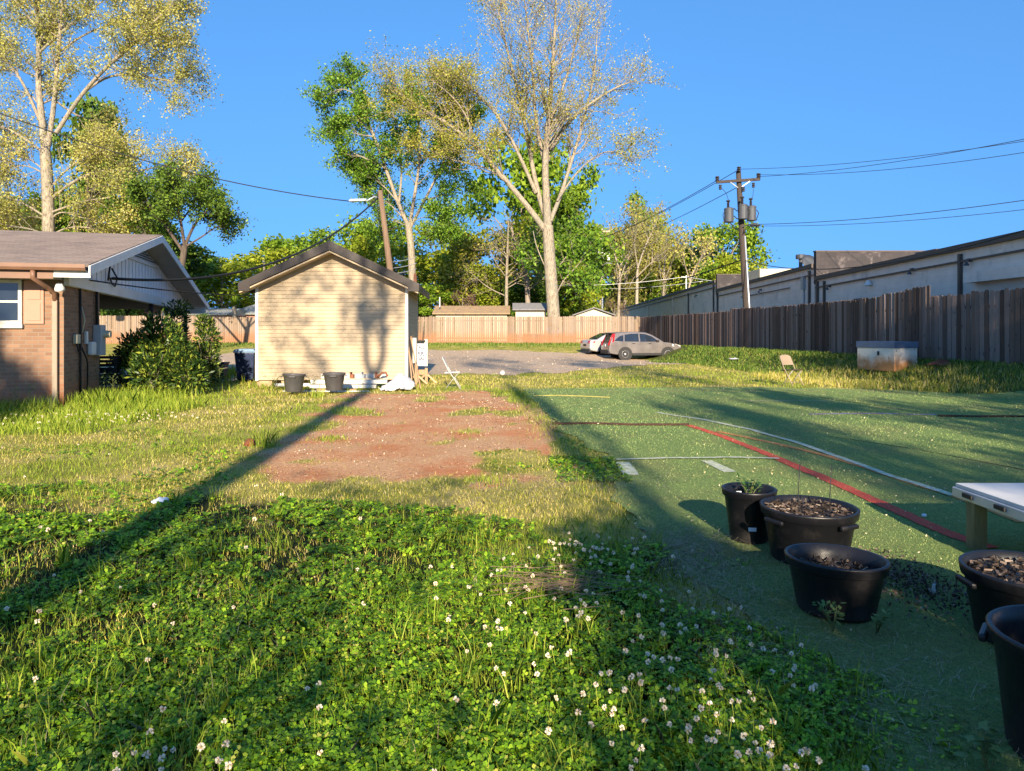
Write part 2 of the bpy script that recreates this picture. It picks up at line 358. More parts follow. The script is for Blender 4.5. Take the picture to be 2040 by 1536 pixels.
# gravel
gx = np.arange(-17, 12, .13); gy = np.arange(19, 47, .16); Xg, Yg = np.meshgrid(gx, gy); kk = m_gravel(Xg, Yg) > 0
t = NT('gravel_stone'); o = t.node('ShaderNodeTexCoord').outputs['Object']; n2 = t.noise(o, 9, 9, .85); n1 = t.noise(t.coord('Object', (.5, 1.6, 1)), .6, 6, .7)
col = t.ramp(n2, [(.36, (.22, .16, .105)), (.5, (.44, .335, .235)), (.62, (.62, .50, .37))])
col = t.mix(t.mr(n1, .45, .65, 0, .75), col, t.mix(.6, col, (.60, .36, .19)))
t.bump(n2, .5, .03); M['gravel'] = t.fin(col, .95, .15)
gravel = tag(grid_mesh('gravel_drive', Xg, Yg, tz(Xg, Yg) + .012, M['gravel'], kk[:-1, :-1] & kk[1:, 1:]), kind='structure')

# turf stripes : ribbons following the turf
def ribbon(name, pts, w, m, dz=.02, w2=None, wob=.12):
    pts = np.array(pts, float); seg = np.hypot(*np.diff(pts, axis=0).T); s = np.concatenate([[0], np.cumsum(seg)]); n = max(int(s[-1] / .05), 8)
    q = np.linspace(0, s[-1], n); x = np.interp(q, s, pts[:, 0]); y = np.interp(q, s, pts[:, 1])
    for k in range(3): x[1:-1] = (x[:-2] + x[1:-1] * 2 + x[2:]) / 4; y[1:-1] = (y[:-2] + y[1:-1] * 2 + y[2:]) / 4
    dx = np.gradient(x); dy = np.gradient(y); l = np.hypot(dx, dy); nx, ny = -dy / l, dx / l
    ww = np.linspace(w, w2 or w, n) / 2
    a = ww * (1 + wob * (vnoise(q * 14, q * 0, 3) * 2 - 1)); b = ww * (1 + wob * (vnoise(q * 14, q * 0 + 9, 5) * 2 - 1))
    XX = np.stack([x + nx * a, x - nx * b], 1); YY = np.stack([y + ny * a, y - ny * b], 1)
    o = grid_mesh(name, XX, YY, tz(XX, YY) + .014 + dz, m); return o
def gp(*uv): return [G(u, v)[:2] for u, v in uv]
def stripe(name, uv, w, m, dz=.006, w2=None):
    o = ribbon(name, gp(*uv), w, m, dz, w2); o.parent = turf; return o
stripe('red_stripe', [(1372, 849), (1450, 876), (1540, 912), (1640, 955), (1760, 1010), (1880, 1065), (1975, 1098)], .135, M['redline'], .006)
stripe('orange_stripe', [(1430, 862), (1540, 885), (1650, 912), (1740, 940), (1830, 970), (1910, 995), (2040, 1045)], .10, M['orangeline'], .006)
stripe('white_stripe', [(1310, 824), (1400, 838), (1490, 857), (1580, 882), (1680, 917), (1780, 954), (1900, 992)], .10, M['whiteline'], .010, .085)
stripe('white_stripe', [(1228, 920), (1330, 917), (1440, 915), (1552, 918)], .075, M['whiteline'], .014)
stripe('white_stripe', [(1240, 924), (1258, 950)], .17, M['whiteline'], .006)
stripe('white_stripe', [(1408, 921), (1455, 944)], .14, M['whiteline'], .006)
stripe('white_stripe', [(1480, 801), (1560, 800), (1660, 800)], .05, M['whiteline'], .006)
stripe('blue_stripe', [(1612, 827), (1700, 826), (1800, 827), (1865, 828)], .10, M['blueline'], .006)
stripe('seam', [(1500, 776), (1600, 788), (1720, 806), (1830, 822)], .03, M['seam'], .004)
stripe('seam', [(1650, 872), (1780, 890), (1900, 912), (2040, 940)], .022, M['seam'], .004)
def cord(name, uv, r, m, label, cat):
    mb = MB(); pts = []
    for (x, y) in gp(*uv): pts.append((x, y))
    pts = np.array(pts); q = np.linspace(0, len(pts) - 1, 40); x = np.interp(q, range(len(pts)), pts[:, 0]); y = np.interp(q, range(len(pts)), pts[:, 1]) + .05 * (vnoise(q * 1.5, q * 0, 9) - .5)
    mb.tube([(a, b, tz1(a, b) + .014 + r * .8) for a, b in zip(x, y)], r, 6)
    return tag(mb.build(name, m, None, True), label, cat)
cord('rubber_edging', [(1100, 848), (1180, 847), (1260, 850), (1372, 849)], .022, M['seam'], 'dark brown edging strip lying across the sunlit turf up to the red stripe', 'edging strip')
cord('rubber_edging', [(1870, 832), (1950, 833), (2060, 833)], .02, M['seam'], 'dark edging strip on shaded turf continuing from the blue stripe', 'edging strip')
cord('thin_rope', [(1062, 790), (1110, 789), (1160, 791), (1215, 793)], .007, M['hose'], 'thin yellow rope lying along the far edge of the turf', 'rope')

# ================= world, sun, camera =================
W = bpy.data.worlds.new('World'); SC.world = W; W.use_nodes = True; nt = W.node_tree; bg = nt.nodes['Background']
sky = nt.nodes.new('ShaderNodeTexSky'); sky.sky_type = 'NISHITA'; sky.sun_disc = False
SUN = Vector((-.08, 1.0, -.37)).normalized()
sky.sun_elevation = math.asin(-SUN.z); sky.sun_rotation = math.atan2(-SUN.x, -SUN.y)
sky.air_density = 1.0; sky.dust_density = .2; sky.ozone_density = 3.0
tc = nt.nodes.new('ShaderNodeTexCoord'); mpg = nt.nodes.new('ShaderNodeMapping'); mpg.inputs['Scale'].default_value = (1, 1, .66); mpg.inputs['Location'].default_value = (0, 0, .50); nrm = nt.nodes.new('ShaderNodeVectorMath'); nrm.operation = 'NORMALIZE'
nt.links.new(tc.outputs['Generated'], mpg.inputs[0]); nt.links.new(mpg.outputs[0], nrm.inputs[0]); nt.links.new(nrm.outputs[0], sky.inputs[0])
hs = nt.nodes.new('ShaderNodeHueSaturation'); hs.inputs['Saturation'].default_value = 1.2
nt.links.new(sky.outputs[0], hs.inputs['Color']); nt.links.new(hs.outputs[0], bg.inputs[0]); bg.inputs[1].default_value = .085
L = bpy.data.lights.new('sun', 'SUN'); L.energy = 2.7; L.angle = R(.53); L.color = (1.0, .84, .62)
lo = bpy.data.objects.new('sun', L); C.objects.link(lo); lo.rotation_euler = SUN.to_track_quat('-Z', 'Y').to_euler(); lo.location = (0, -20, 20)
cam = bpy.data.cameras.new('camera'); cam.sensor_width = 36; cam.lens = F / 2040 * 36; cam.shift_y = -(768 - HV) / 2040; cam.clip_end = 3000; cam.clip_start = .05
co = bpy.data.objects.new('camera', cam); C.objects.link(co); co.location = (0, 0, CH); co.rotation_euler = (R(90), 0, 0); SC.camera = co
vs = SC.view_settings; vs.view_transform = 'Standard'; vs.look = 'None'; vs.exposure = 2.1; vs.gamma = 1; vs.use_curve_mapping = False
SC.render.resolution_x = 1024; SC.render.resolution_y = 771
SC.cycles.use_denoising = True; SC.cycles.max_bounces = 5; SC.cycles.diffuse_bounces = 3; SC.cycles.transmission_bounces = 3; SC.cycles.glossy_bounces = 2
# ================= brick house (left) =================
M['brick'] = brickmat('house_brick', (.31, .175, .105), (.20, .11, .068), (.25, .20, .15), .215, .075, .009, .6, None, .9, ((.36, .13, .06), .05, .75))
t = NT('asphalt_shingle'); o = t.node('ShaderNodeTexCoord').outputs['Object']; sp = t.node('ShaderNodeSeparateXYZ', {0: o})
v = t.node('ShaderNodeCombineXYZ', {0: sp.outputs[0], 1: sp.outputs[1]}).outputs[0]
b_ = t.node('ShaderNodeTexBrick', {'Vector': v, 'Color1': (.26, .20, .165), 'Color2': (.18, .14, .12), 'Mortar': (.09, .07, .06), 'Scale': 1.0, 'Mortar Size': .006, 'Brick Width': .3, 'Row Height': .14})
col = t.mix(t.mr(t.noise(o, 1.2), .35, .7, 0, .5), b_.outputs[0], (.32, .25, .2)); t.bump(t.noise(o, 80, 4), .5, .01); M['shingle'] = t.fin(col, .95, .1)
M['darkwood'] = mk('carport_ceiling', (.075, .05, .042), (.05, .034, .03), 2, .8)
M['gable'] = mk('gable_white', (.84, .85, .87), (.78, .79, .82), 3, .6)
M['soffit'] = mk('soffit_grey', (.40, .38, .37), (.33, .31, .30), 3, .8)
hz = math.atan2(.2368, .9715)
H = thing('brick_house', 'brown brick house with shingled gable roof and open carport at the left edge', 'house', (0, 0, 0))
hp = lambda mb, n, m, p=None, **k: mb.build(n, m, p or H, **k)
mb = MB(); mb.box(-9, 0, 0, 2.05, -.3, 2.56); mb.box(-9, -3.4, 2.05, 10.9, -.3, 2.56); wall = hp(mb, 'wall', M['brick'])
zr, yn, yr, yf = 4.06, -.56, 4.97, 11.69; zn, zf = 2.76, 2.47; ex = .6; th = .10
mb = MB()
for s_, (ya, za, yb, zb) in enumerate(((yn, zn, yr, zr), (yr, zr, yf, zf))):
    mb.add([(-9.5, ya, za), (ex, ya, za), (ex, yb, zb), (-9.5, yb, zb), (-9.5, ya, za - th), (ex, ya, za - th), (ex, yb, zb - th), (-9.5, yb, zb - th)],
           [(0, 1, 2, 3), (7, 6, 5, 4), (0, 4, 5, 1), (1, 5, 6, 2), (2, 6, 7, 3), (3, 7, 4, 0)])
roof = hp(mb, 'roof', M['shingle'])
# soffit planes under the gable overhang
mb = MB()
for ya, za, yb, zb in ((yn, zn, yr, zr), (yr, zr, yf, zf)):
    mb.add([(.03, ya, za - th - .03), (ex - .01, ya, za - th - .03), (ex - .01, yb, zb - th - .03), (.03, yb, zb - th - .03), (.03, ya, za - th - .004), (ex - .01, ya, za - th - .004), (ex - .01, yb, zb - th - .004), (.03, yb, zb - th - .004)],
           [(0, 1, 2, 3), (7, 6, 5, 4), (0, 4, 5, 1), (1, 5, 6, 2), (2, 6, 7, 3), (3, 7, 4, 0)])
mb.box(-9, -.01, -.54, -.02, 2.50, 2.53); hp(mb, 'soffit', M['soffit'])
mb = MB()
for ya, za, yb, zb in ((yn, zn, yr, zr), (yr, zr, yf, zf)):
    mb.add([(ex + .002, ya, za - .20), (ex + .03, ya, za - .20), (ex + .03, ya, za - .02), (ex + .002, ya, za - .02), (ex + .002, yb, zb - .20), (ex + .03, yb, zb - .20), (ex + .03, yb, zb - .02), (ex + .002, yb, zb - .02)],
           [(0, 1, 2, 3), (7, 6, 5, 4), (0, 4, 5, 1), (1, 5, 6, 2), (2, 6, 7, 3), (3, 7, 4, 0)])
mb.box(.05, ex, yf - .55, yf - .52, zf - .32, zf - .1); mb.box(.02, ex + .03, -.55, -.52, zn - .24, zn - .1)
hp(mb, 'rake_board', M['white'])
mb = MB(); mb.box(-9.4, .018, -.555, -.53, 2.49, 2.72); hp(mb, 'fascia', M['gutter'])
# gable siding: triangular panel of vertical boards and battens
mb = MB(); yb0, yb1 = -.0, 11.15
zt = lambda y: (zn + (y - yn) / (yr - yn) * (zr - zn) if y < yr else zr + (y - yr) / (yf - yr) * (zf - zr)) - th - .035
bt = lambda y: 2.62 - .19 * (y / 11.1)
W_ = .30; n_ = int(11.1 / W_)
for i in range(n_):
    ya, yb = i * W_ + .024, (i + 1) * W_ - .024
    if zt(ya) - bt(ya) > .02 and zt(yb) - bt(yb) > .02:
        mb.add([(.0, ya, bt(ya)), (.0, yb, bt(yb)), (.0, yb, zt(yb)), (.0, ya, zt(ya)), (.02, ya, bt(ya)), (.02, yb, bt(yb)), (.02, yb, zt(yb)), (.02, ya, zt(ya))], [(0, 1, 2, 3), (7, 6, 5, 4), (0, 4, 5, 1), (1, 5, 6, 2), (2, 6, 7, 3), (3, 7, 4, 0)])
hp(mb, 'gable_siding', M['gable'])
mb = MB()
for y0_, y1_ in ((0, yr), (yr, 11.1)):
    mb.add([(-.02, y0_, bt(y0_)), (-.02, y1_, bt(y1_)), (-.02, y1_, zt(y1_)), (-.02, y0_, zt(y0_)), (-.004, y0_, bt(y0_)), (-.004, y1_, bt(y1_)), (-.004, y1_, zt(y1_)), (-.004, y0_, zt(y0_))], [(0, 1, 2, 3), (7, 6, 5, 4), (0, 4, 5, 1), (1, 5, 6, 2), (2, 6, 7, 3), (3, 7, 4, 0)])
hp(mb, 'gable_backing', M['trimblack'])
# louvred vent at the apex
mb = MB(); zv = 3.42
for k in range(9):
    z0 = zv + k * .062
    ya = yn + (z0 + .05 - zn + th + .035) / (zr - zn) * (yr - yn) + .12; yb = yr + (zr - z0 - .05 - th - .035) / (zr - zf) * (yf - yr) - .12
    if yb > ya: mb.add([(.03, ya, z0 + .035), (.03, yb, z0 + .035), (.065, yb, z0), (.065, ya, z0), (.03, ya, z0 + .047), (.03, yb, z0 + .047), (.065, yb, z0 + .012), (.065, ya, z0 + .012)], [(0, 1, 2, 3), (7, 6, 5, 4), (0, 4, 5, 1), (1, 5, 6, 2), (2, 6, 7, 3), (3, 7, 4, 0)])
ya = yn + (zv - zn + th + .035) / (zr - zn) * (yr - yn) + .1; yb = yr + (zr - zv - th - .035) / (zr - zf) * (yf - yr) - .1
vent = hp(mb, 'vent', M['white'])
mb = MB(); mb.add([(.024, ya, zv), (.024, yb, zv), (.024, yr, zr - .22), (.028, ya, zv), (.028, yb, zv), (.028, yr, zr - .22)], [(0, 1, 2), (5, 4, 3), (0, 3, 4, 1), (1, 4, 5, 2), (2, 5, 3, 0)]); hp(mb, 'vent_opening', M['trimblack'], vent)
mb = MB(); mb.box(.03, .07, ya, yb, zv - .09, zv - .005); hp(mb, 'vent_sill', M['white'], vent)
# carport beam
mb = MB(); mb.add([(-.06, -.0, 2.40), (.09, -.0, 2.40), (.09, 11.1, 2.22), (-.06, 11.1, 2.22), (-.06, 0, 2.64), (.09, 0, 2.64), (.09, 11.1, 2.45), (-.06, 11.1, 2.45)], [(0, 3, 2, 1), (4, 5, 6, 7), (0, 1, 5, 4), (1, 2, 6, 5), (2, 3, 7, 6), (3, 0, 4, 7)])
hp(mb, 'carport_beam', M['white'])
mb = MB(); mb.add([(-3.4, 2.06, 2.46), (-.07, 2.06, 2.46), (-.07, 11, 2.28), (-3.4, 11, 2.28), (-3.4, 2.06, 2.49), (-.07, 2.06, 2.49), (-.07, 11, 2.31), (-3.4, 11, 2.31)], [(0, 3, 2, 1), (4, 5, 6, 7), (0, 1, 5, 4), (1, 2, 6, 5), (2, 3, 7, 6), (3, 0, 4, 7)]); hp(mb, 'carport_ceiling', M['darkwood'])
for y_ in (10.9, 6.4):
    mb = MB(); mb.box(-.05, .05, y_ - .05, y_ + .05, -.2, 2.3); hp(mb, 'carport_post', M['darkwood'])
mb = MB(); mb.prism([(0, 0), (.10, 0), (.12, .03), (.12, .115), (.105, .115), (.105, .03), (.0, .02)], 0, 1)
# gutter along the front eave (profile in y-z)
g = MB(); pr = [(0, 0), (-.10, 0), (-.13, .05), (-.13, .12), (-.115, .12), (-.115, .055), (-.09, .015), (0, .015)]
n = len(pr); g.add([(-9.5, yn + a, 2.64 + b) for a, b in pr] + [(ex - .02, yn + a, 2.64 + b) for a, b in pr], [tuple(range(n)), tuple(range(2 * n - 1, n - 1, -1))] + [(i, i + n, (i + 1) % n + n, (i + 1) % n) for i in range(n)])
gut = hp(g, 'gutter', M['gutter'])
mb = MB(); mb.tube([(-.30, -.60, 2.64), (-.30, -.60, 2.50), (-.18, -.35, 2.36), (-.13, -.08, 2.26), (-.13, -.06, 2.1)], .045, 8); hp(mb, 'downspout_elbow', M['gutter'], gut, smooth=True)
mb = MB(); mb.box(-.175, -.085, -.09, -.02, -.1, 2.12); hp(mb, 'downspout', M['chairtan'], gut, bevel=.01)
# window + shutter
win = MB(); win.box(-1.75, -.70, -.035, .01, 1.66, 1.72); win.box(-1.75, -.70, -.035, .01, 2.43, 2.49); win.box(-.76, -.70, -.035, .01, 1.72, 2.43); win.box(-1.75, -1.69, -.035, .01, 1.72, 2.43); win.box(-1.69, -.76, -.03, .01, 2.06, 2.10)
wf = hp(win, 'window', M['whitewood'])
mb = MB(); mb.box(-1.69, -.76, -.015, .005, 1.72, 2.43); hp(mb, 'pane', M['glass'], wf)
mb = MB(); mb.box(-1.82, -.68, -.07, .01, 1.58, 1.655); hp(mb, 'sill', M['whitewood'], wf)
mb = MB(); mb.box(-.665, -.33, -.035, -.003, 1.66, 2.49); sh = hp(mb, 'shutter', M['shutter'], bevel=.006)
mb = MB()
for z0, z1 in ((1.72, 2.06), (2.12, 2.43)): mb.box(-.61, -.385, -.045, -.036, z0, z1)
hp(mb, 'shutter_panel', M['shutter'], sh, bevel=.012)
# electric gear on the side wall
mb = MB(); mb.box(.004, .16, 1.62, 1.95, 1.0, 1.66); ep = hp(mb, 'electric_panel', M['greybox'], bevel=.012)
mb = MB(); mb.tube([(.16, 1.82, 1.46), (.29, 1.82, 1.46)], [.085, .075], 14); hp(mb, 'meter_dome', M['beige'], ep, smooth=False)
mb = MB(); mb.box(.005, .11, 1.25, 1.52, 1.02, 1.3); hp(mb, 'cable_box', M['xwhite'], bevel=.03)
mb = MB(); mb.box(.005, .08, .45, .66, 1.27, 1.46); hp(mb, 'phone_box', M['beige'], bevel=.015)
mb = MB(); mb.box(.005, .06, 1.08, 1.17, 1.26, 1.52); hp(mb, 'junction_box', M['xwhite'], bevel=.01)
mb = MB(); mb.tube([(.05, 1.72, 1.66), (.05, 1.72, 2.62)], .03, 8); hp(mb, 'conduit', M['cable'], smooth=True)
mb = MB(); mb.tube([(.03, .78, 2.5), (.03, .8, 1.6), (.035, .78, .8), (.03, .8, 0)], .022, 6); mb.tube([(.03, .8, 1.25), (.08, 1.0, .95), (.05, 1.15, .82), (.04, 1.15, 0)], .016, 6); mb.tube([(.04, .55, 1.27), (.06, .6, 1.12), (.04, .78, 1.1)], .014, 6)
mb.tube([(.06, .78, 2.45), (.08, .85, 2.6), (.07, 1.0, 2.66), (.06, 1.05, 2.55), (.06, .95, 2.45), (.05, .8, 2.42)], .012, 6); hp(mb, 'wall_cable', M['cable'], smooth=True)
mb = MB(); mb.tube([(.04, .84, 2.0), (.06, .95, 1.75), (.04, .85, 1.5)], .014, 6); hp(mb, 'wall_cable', M['beige'], smooth=True)
mb = MB(); mb.lathe([(.0, 0), (.05, .02), (.085, .10), (.09, .16), (.02, .17)], 14, (0, 0, 0)); fl = hp(MB(Matrix.Translation((.02, -.30, 2.43)) @ Matrix.Rotation(R(200), 4, 'X')).lathe([(.02, 0), (.05, .02), (.085, .10), (.09, .15), (.0, .155)], 14), 'floodlight', M['xwhite'], smooth=True)
mb = MB(); mb.tube([(.1, 2.3, 2.66), (.12, 2.35, 2.95), (.12, 2.42, 3.05)], .02, 6); mb.tube([(.12, 2.5, 2.95), (.16, 2.75, 2.75), (.14, 2.65, 2.55), (.14, 2.45, 2.6), (.14, 2.3, 2.72)], .018, 6); hp(mb, 'service_mast', M['cable'], smooth=True)
H.location = (-8.61, 13.5, 0); H.rotation_euler = (0, 0, hz)
def HW(x, y, z): return (-8.61 + x * .9715 - y * .2368, 13.5 + x * .2368 + y * .9715, z)

# ================= shed =================
S = thing('garden_shed', 'cream lap-sided shed with dark brown gable roof, in the middle of the lawn edge', 'shed')
sw, sd, se, sr = 4.06, 4.2, 2.80, 3.78   # width, depth, eave, ridge heights of wall
def wx(z):  # half width at height z on the gable wall
    return sw / 2 if z <= se else max(0, sw / 2 * (sr - z) / (sr - se))
mb = MB(); z = .16; e = .107
while z < sr - .02:
    z1 = min(z + e, sr); a, b = wx(z), wx(z1)
    mb.add([(-a, -.021, z), (a, -.021, z), (b, .0, z1), (-b, .0, z1), (-a, .004, z), (a, .004, z)], [(0, 1, 2, 3), (0, 4, 5, 1)]); z = z1
z = .16
while z < se - .01:
    z1 = min(z + e, se)
    for sx in (-1, 1): mb.add([(sx * (sw / 2 + .016), 0, z), (sx * (sw / 2 + .016), sd, z), (sx * (sw / 2), sd, z1), (sx * (sw / 2), 0, z1), (sx * sw / 2 - sx * .004, 0, z), (sx * sw / 2 - sx * .004, sd, z)], [(0, 1, 2, 3), (0, 4, 5, 1)])
    z = z1
mb.prism([(-sw / 2 + .02, .17), (sw / 2 - .02, .17), (sw / 2 - .02, se - .02), (0, sr - .03), (-sw / 2 + .02, se - .02)], .03, sd)
mb.build('wall', M['siding'], S, recalc=False)
for sx in (-1, 1):
    mb = MB(); mb.box(sx * sw / 2 - (.03 if sx > 0 else .05), sx * sw / 2 + (.05 if sx > 0 else .03), -.04, .06, .14, se - .06); mb.build('corner_trim', M['white'], S, bevel=.005)
ov, fr = .36, .42; sl = (sr - se) / (sw / 2)
zt_ = sr + .16; xe = sw / 2 + ov; ze = zt_ - xe * sl
mb = MB()
for sx in (-1, 1):
    mb.add([(0, -fr, zt_), (sx * xe, -fr, ze), (sx * xe, sd + .3, ze), (0, sd + .3, zt_), (0, -fr, zt_ - .05), (sx * xe, -fr, ze - .05), (sx * xe, sd + .3, ze - .05), (0, sd + .3, zt_ - .05)], [(0, 1, 2, 3), (7, 6, 5, 4), (0, 4, 5, 1), (1, 5, 6, 2), (2, 6, 7, 3), (3, 7, 4, 0)])
mb.build('roof', M['brown'], S)
mb = MB()
for sx in (-1, 1):
    mb.add([(0, -fr - .02, zt_ + .01), (sx * (xe + .02), -fr - .02, ze + .01), (sx * (xe + .02), -fr - .02, ze - .20), (sx * (xe - .28), -fr - .02, ze - .20), (sx * (xe - .28), -fr - .02, ze - .20 + .28 * sl), (0, -fr - .02, zt_ - .24)] + [(p[0], -fr - .004, p[1]) for p in ((0, zt_ + .01), (sx * (xe + .02), ze + .01), (sx * (xe + .02), ze - .20), (sx * (xe - .28), ze - .20), (sx * (xe - .28), ze - .20 + .28 * sl), (0, zt_ - .24))],
           [(0, 1, 2, 3, 4, 5), (11, 10, 9, 8, 7, 6)] + [(i, i + 6, (i + 1) % 6 + 6, (i + 1) % 6) for i in range(6)])
    mb.box(min(sx * (xe + .004), sx * (xe + .024)), max(sx * (xe + .004), sx * (xe + .024)), -fr, sd + .3, ze - .2, ze)
mb.build('fascia', M['brown'], S)
mb = MB()
for sx in (-1, 1):
    mb.add([(0, -fr + .01, zt_ - .30), (sx * xe, -fr + .01, ze - .26), (sx * xe, -.02, ze - .26), (0, -.02, zt_ - .30), (0, -fr + .01, zt_ - .26), (sx * xe, -fr + .01, ze - .22), (sx * xe, -.02, ze - .22), (0, -.02, zt_ - .26)], [(0, 1, 2, 3), (7, 6, 5, 4), (0, 4, 5, 1), (1, 5, 6, 2), (2, 6, 7, 3), (3, 7, 4, 0)])
mb.build('soffit', M['siding'], S)
mb = MB()
for bx in (-1.85, -1.2, .1, 1.2, 1.9): mb.box(bx - .2, bx + .2, .05, .45, -.1, .155)
mb.box(-sw / 2 + .05, sw / 2 - .05, .5, sd, -.1, .13); mb.build('foundation', M['pallet'], S)
S.location = (-4.965, 19.42, .03); S.rotation_euler = (0, 0, R(3.3))

# ================= wooden fences =================
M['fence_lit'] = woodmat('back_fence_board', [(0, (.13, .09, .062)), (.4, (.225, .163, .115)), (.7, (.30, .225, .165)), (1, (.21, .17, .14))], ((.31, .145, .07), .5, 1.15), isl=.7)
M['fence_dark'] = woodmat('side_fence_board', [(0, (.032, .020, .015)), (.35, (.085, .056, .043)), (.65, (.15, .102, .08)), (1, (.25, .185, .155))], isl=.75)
def pickets(name, p0, p1, hfun, m, parent, w=.145, jig=.02):
    """one run of dog-eared boards from p0 to p1 (x,y) along the terrain"""
    p0 = np.array(p0, float); p1 = np.array(p1, float); Ln = np.hypot(*(p1 - p0)); d = (p1 - p0) / Ln; nrm = np.array([d[1], -d[0]])
    mb = MB(); n = int(Ln / (w + .008))
    for i in range(n):
        s0 = i * Ln / n + .003; s1 = s0 + w * random.uniform(.93, 1.0); a = p0 + d * s0; b = p0 + d * s1; off = random.uniform(-.012, .012); yaw = random.uniform(-.008, .008)
        zb = tz1(*a) - .08; zt = tz1(*((a + b) / 2)) + hfun(s0 / Ln) + random.uniform(-jig, jig); tl = random.uniform(-.012, .012) * 1.2; c = .035
        vs = []
        for o_ in (off, off + .02):
            q = a + nrm * (o_ - yaw); r = b + nrm * (o_ + yaw); k = d * tl
            vs += [(q[0], q[1], zb), (r[0], r[1], zb), (r[0] + k[0], r[1] + k[1], zt - c), (r[0] + k[0] - d[0] * c, r[1] + k[1] - d[1] * c, zt), (q[0] + k[0] + d[0] * c, q[1] + k[1] + d[1] * c, zt), (q[0] + k[0], q[1] + k[1], zt - c)]
        mb.add(vs, [(0, 1, 2, 3, 4, 5), (11, 10, 9, 8, 7, 6)] + [(k, k + 6, (k + 1) % 6 + 6, (k + 1) % 6) for k in range(6)])
    return mb.build(name, m, parent, recalc=False)
def rails(p0, p1, zs, m, parent, side=-1):
    p0 = np.array(p0, float); p1 = np.array(p1, float); d = (p1 - p0) / np.hypot(*(p1 - p0)); nrm = np.array([d[1], -d[0]]) * .045 * side; mb = MB()
    for zz in zs:
        mb = MB(); mb.bar((p0[0] + nrm[0], p0[1] + nrm[1], tz1(*p0) + zz), (p1[0] + nrm[0], p1[1] + nrm[1], tz1(*p1) + zz), .04, .09); mb.build('rail', m, parent)
BF = thing('wooden_fence', 'sunlit tan board fence with orange clay stains running across the far end of the lot', 'fence', (-10, 52, .6))
for a, b, h in (((-44, 52.4), (-22.4, 52.2), 2.08), ((-22.4, 52.2), (-12, 52.1), 1.98), ((-12, 52.1), (-4, 52), 2.0), ((-4, 52), (4.2, 52), 2.02), ((4.2, 52), (9.5, 52), 2.06)):
    pickets('board_panel', a, b, lambda s_, h=h: h, M['fence_lit'], BF); rails(a, b, (.4, 1.7), M['fence_lit'], BF)
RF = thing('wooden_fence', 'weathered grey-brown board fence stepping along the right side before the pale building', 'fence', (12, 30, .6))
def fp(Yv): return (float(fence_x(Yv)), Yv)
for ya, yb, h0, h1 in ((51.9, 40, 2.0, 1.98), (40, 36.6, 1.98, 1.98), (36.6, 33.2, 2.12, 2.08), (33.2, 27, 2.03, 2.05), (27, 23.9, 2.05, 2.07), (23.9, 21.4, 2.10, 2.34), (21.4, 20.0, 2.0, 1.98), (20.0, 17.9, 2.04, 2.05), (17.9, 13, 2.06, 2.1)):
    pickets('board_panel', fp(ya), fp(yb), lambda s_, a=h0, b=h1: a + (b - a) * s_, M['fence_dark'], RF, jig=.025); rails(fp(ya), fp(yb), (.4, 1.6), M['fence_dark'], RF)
# leaning replacement boards in the side fence
mb = MB()
for i, Yv in enumerate((34.6, 34.45, 34.3)):
    x = float(fence_x(Yv)); mb.box(x - .09, x - .065, Yv - .07, Yv + .07, .5, 2.5 - i * .05)


# ================= long pale commercial building =================
M['blockwall'] = brickmat('painted_block', (.86, .71, .60), (.82, .67, .56), (.74, .60, .50), .8, .2, .006, .35, ((.40, .34, .31), 1.1), .85)
M['parapet'] = brickmat('stained_parapet', (.06, .052, .052), (.045, .04, .042), (.035, .032, .034), .4, .2, .006, .3, ((.22, .19, .18), 1.4), .9)
M['coping'] = mk('roof_edge_metal', (.11, .085, .07), (.08, .06, .05), 2, .6)
Bd = thing('commercial_building', 'long pale painted block building with stepped flat roofs behind the dark side fence', 'building')
bxw = lambda Yv: 13.97 + .03 * Yv
sec = ((8.0, 34.6, 4.36, 4.12), (34.9, 53.3, 4.78, 4.64), (53.6, 116.0, 5.36, 5.05))
for k, (ya, yb, za, zb) in enumerate(sec):
    mb = MB(); D = 12
    mb.add([(bxw(ya), ya, -.3), (bxw(ya) + D, ya, -.3), (bxw(yb) + D, yb, -.3), (bxw(yb), yb, -.3), (bxw(ya), ya, za), (bxw(ya) + D, ya, za), (bxw(yb) + D, yb, zb), (bxw(yb), yb, zb)], [(0, 3, 2, 1), (4, 5, 6, 7), (0, 1, 5, 4), (1, 2, 6, 5), (2, 3, 7, 6), (3, 0, 4, 7)])
    mb.build('wall', M['blockwall'], Bd)
    mb = MB(); mb.bar((bxw(ya) - .06, ya, za + .03), (bxw(yb) - .06, yb, zb + .03), .16, .20); mb.build('roof_edge', M['coping'], Bd)
    mb = MB(); mb.bar((bxw(ya) - .06, ya, za - .42), (bxw(yb) - .06, yb, zb - .42), .06, .06); mb.build('wall_pipe', M['coping'], Bd)
for ya, z0, zt0, Dx in ((34.75, 3.9, 5.47, 12), (53.45, 4.3, 5.86, 12)):
    mb = MB(); mb.box(bxw(ya) - .03, bxw(ya) + Dx, ya - .14, ya + .14, z0, zt0); pr_ = mb.build('parapet', M['parapet'], Bd)
    mb = MB(); mb.box(bxw(ya) - .06, bxw(ya) + Dx, ya - .17, ya + .17, zt0 + .003, zt0 + .06); mb.build('parapet_cap', M['coping'], Bd, )
for Yv, zt0, w, dark in ((22.9, 4.05, .12, 1), (33.6, 3.95, .10, 1), (34.4, 4.0, .12, 1), (35.4, 4.6, .12, 1), (53.0, 4.5, .12, 1), (54.2, 5.2, .14, 1), (63, 5.0, .12, 1), (70, 5.0, .1, 0), (85, 4.9, .12, 0)):
    mb = MB(); x = bxw(Yv); mb.box(x - .11, x - .003, Yv - w / 2, Yv + w / 2, -.2, zt0); mb.build('downspout', M['coping'] if dark else M['blockwall'], Bd)
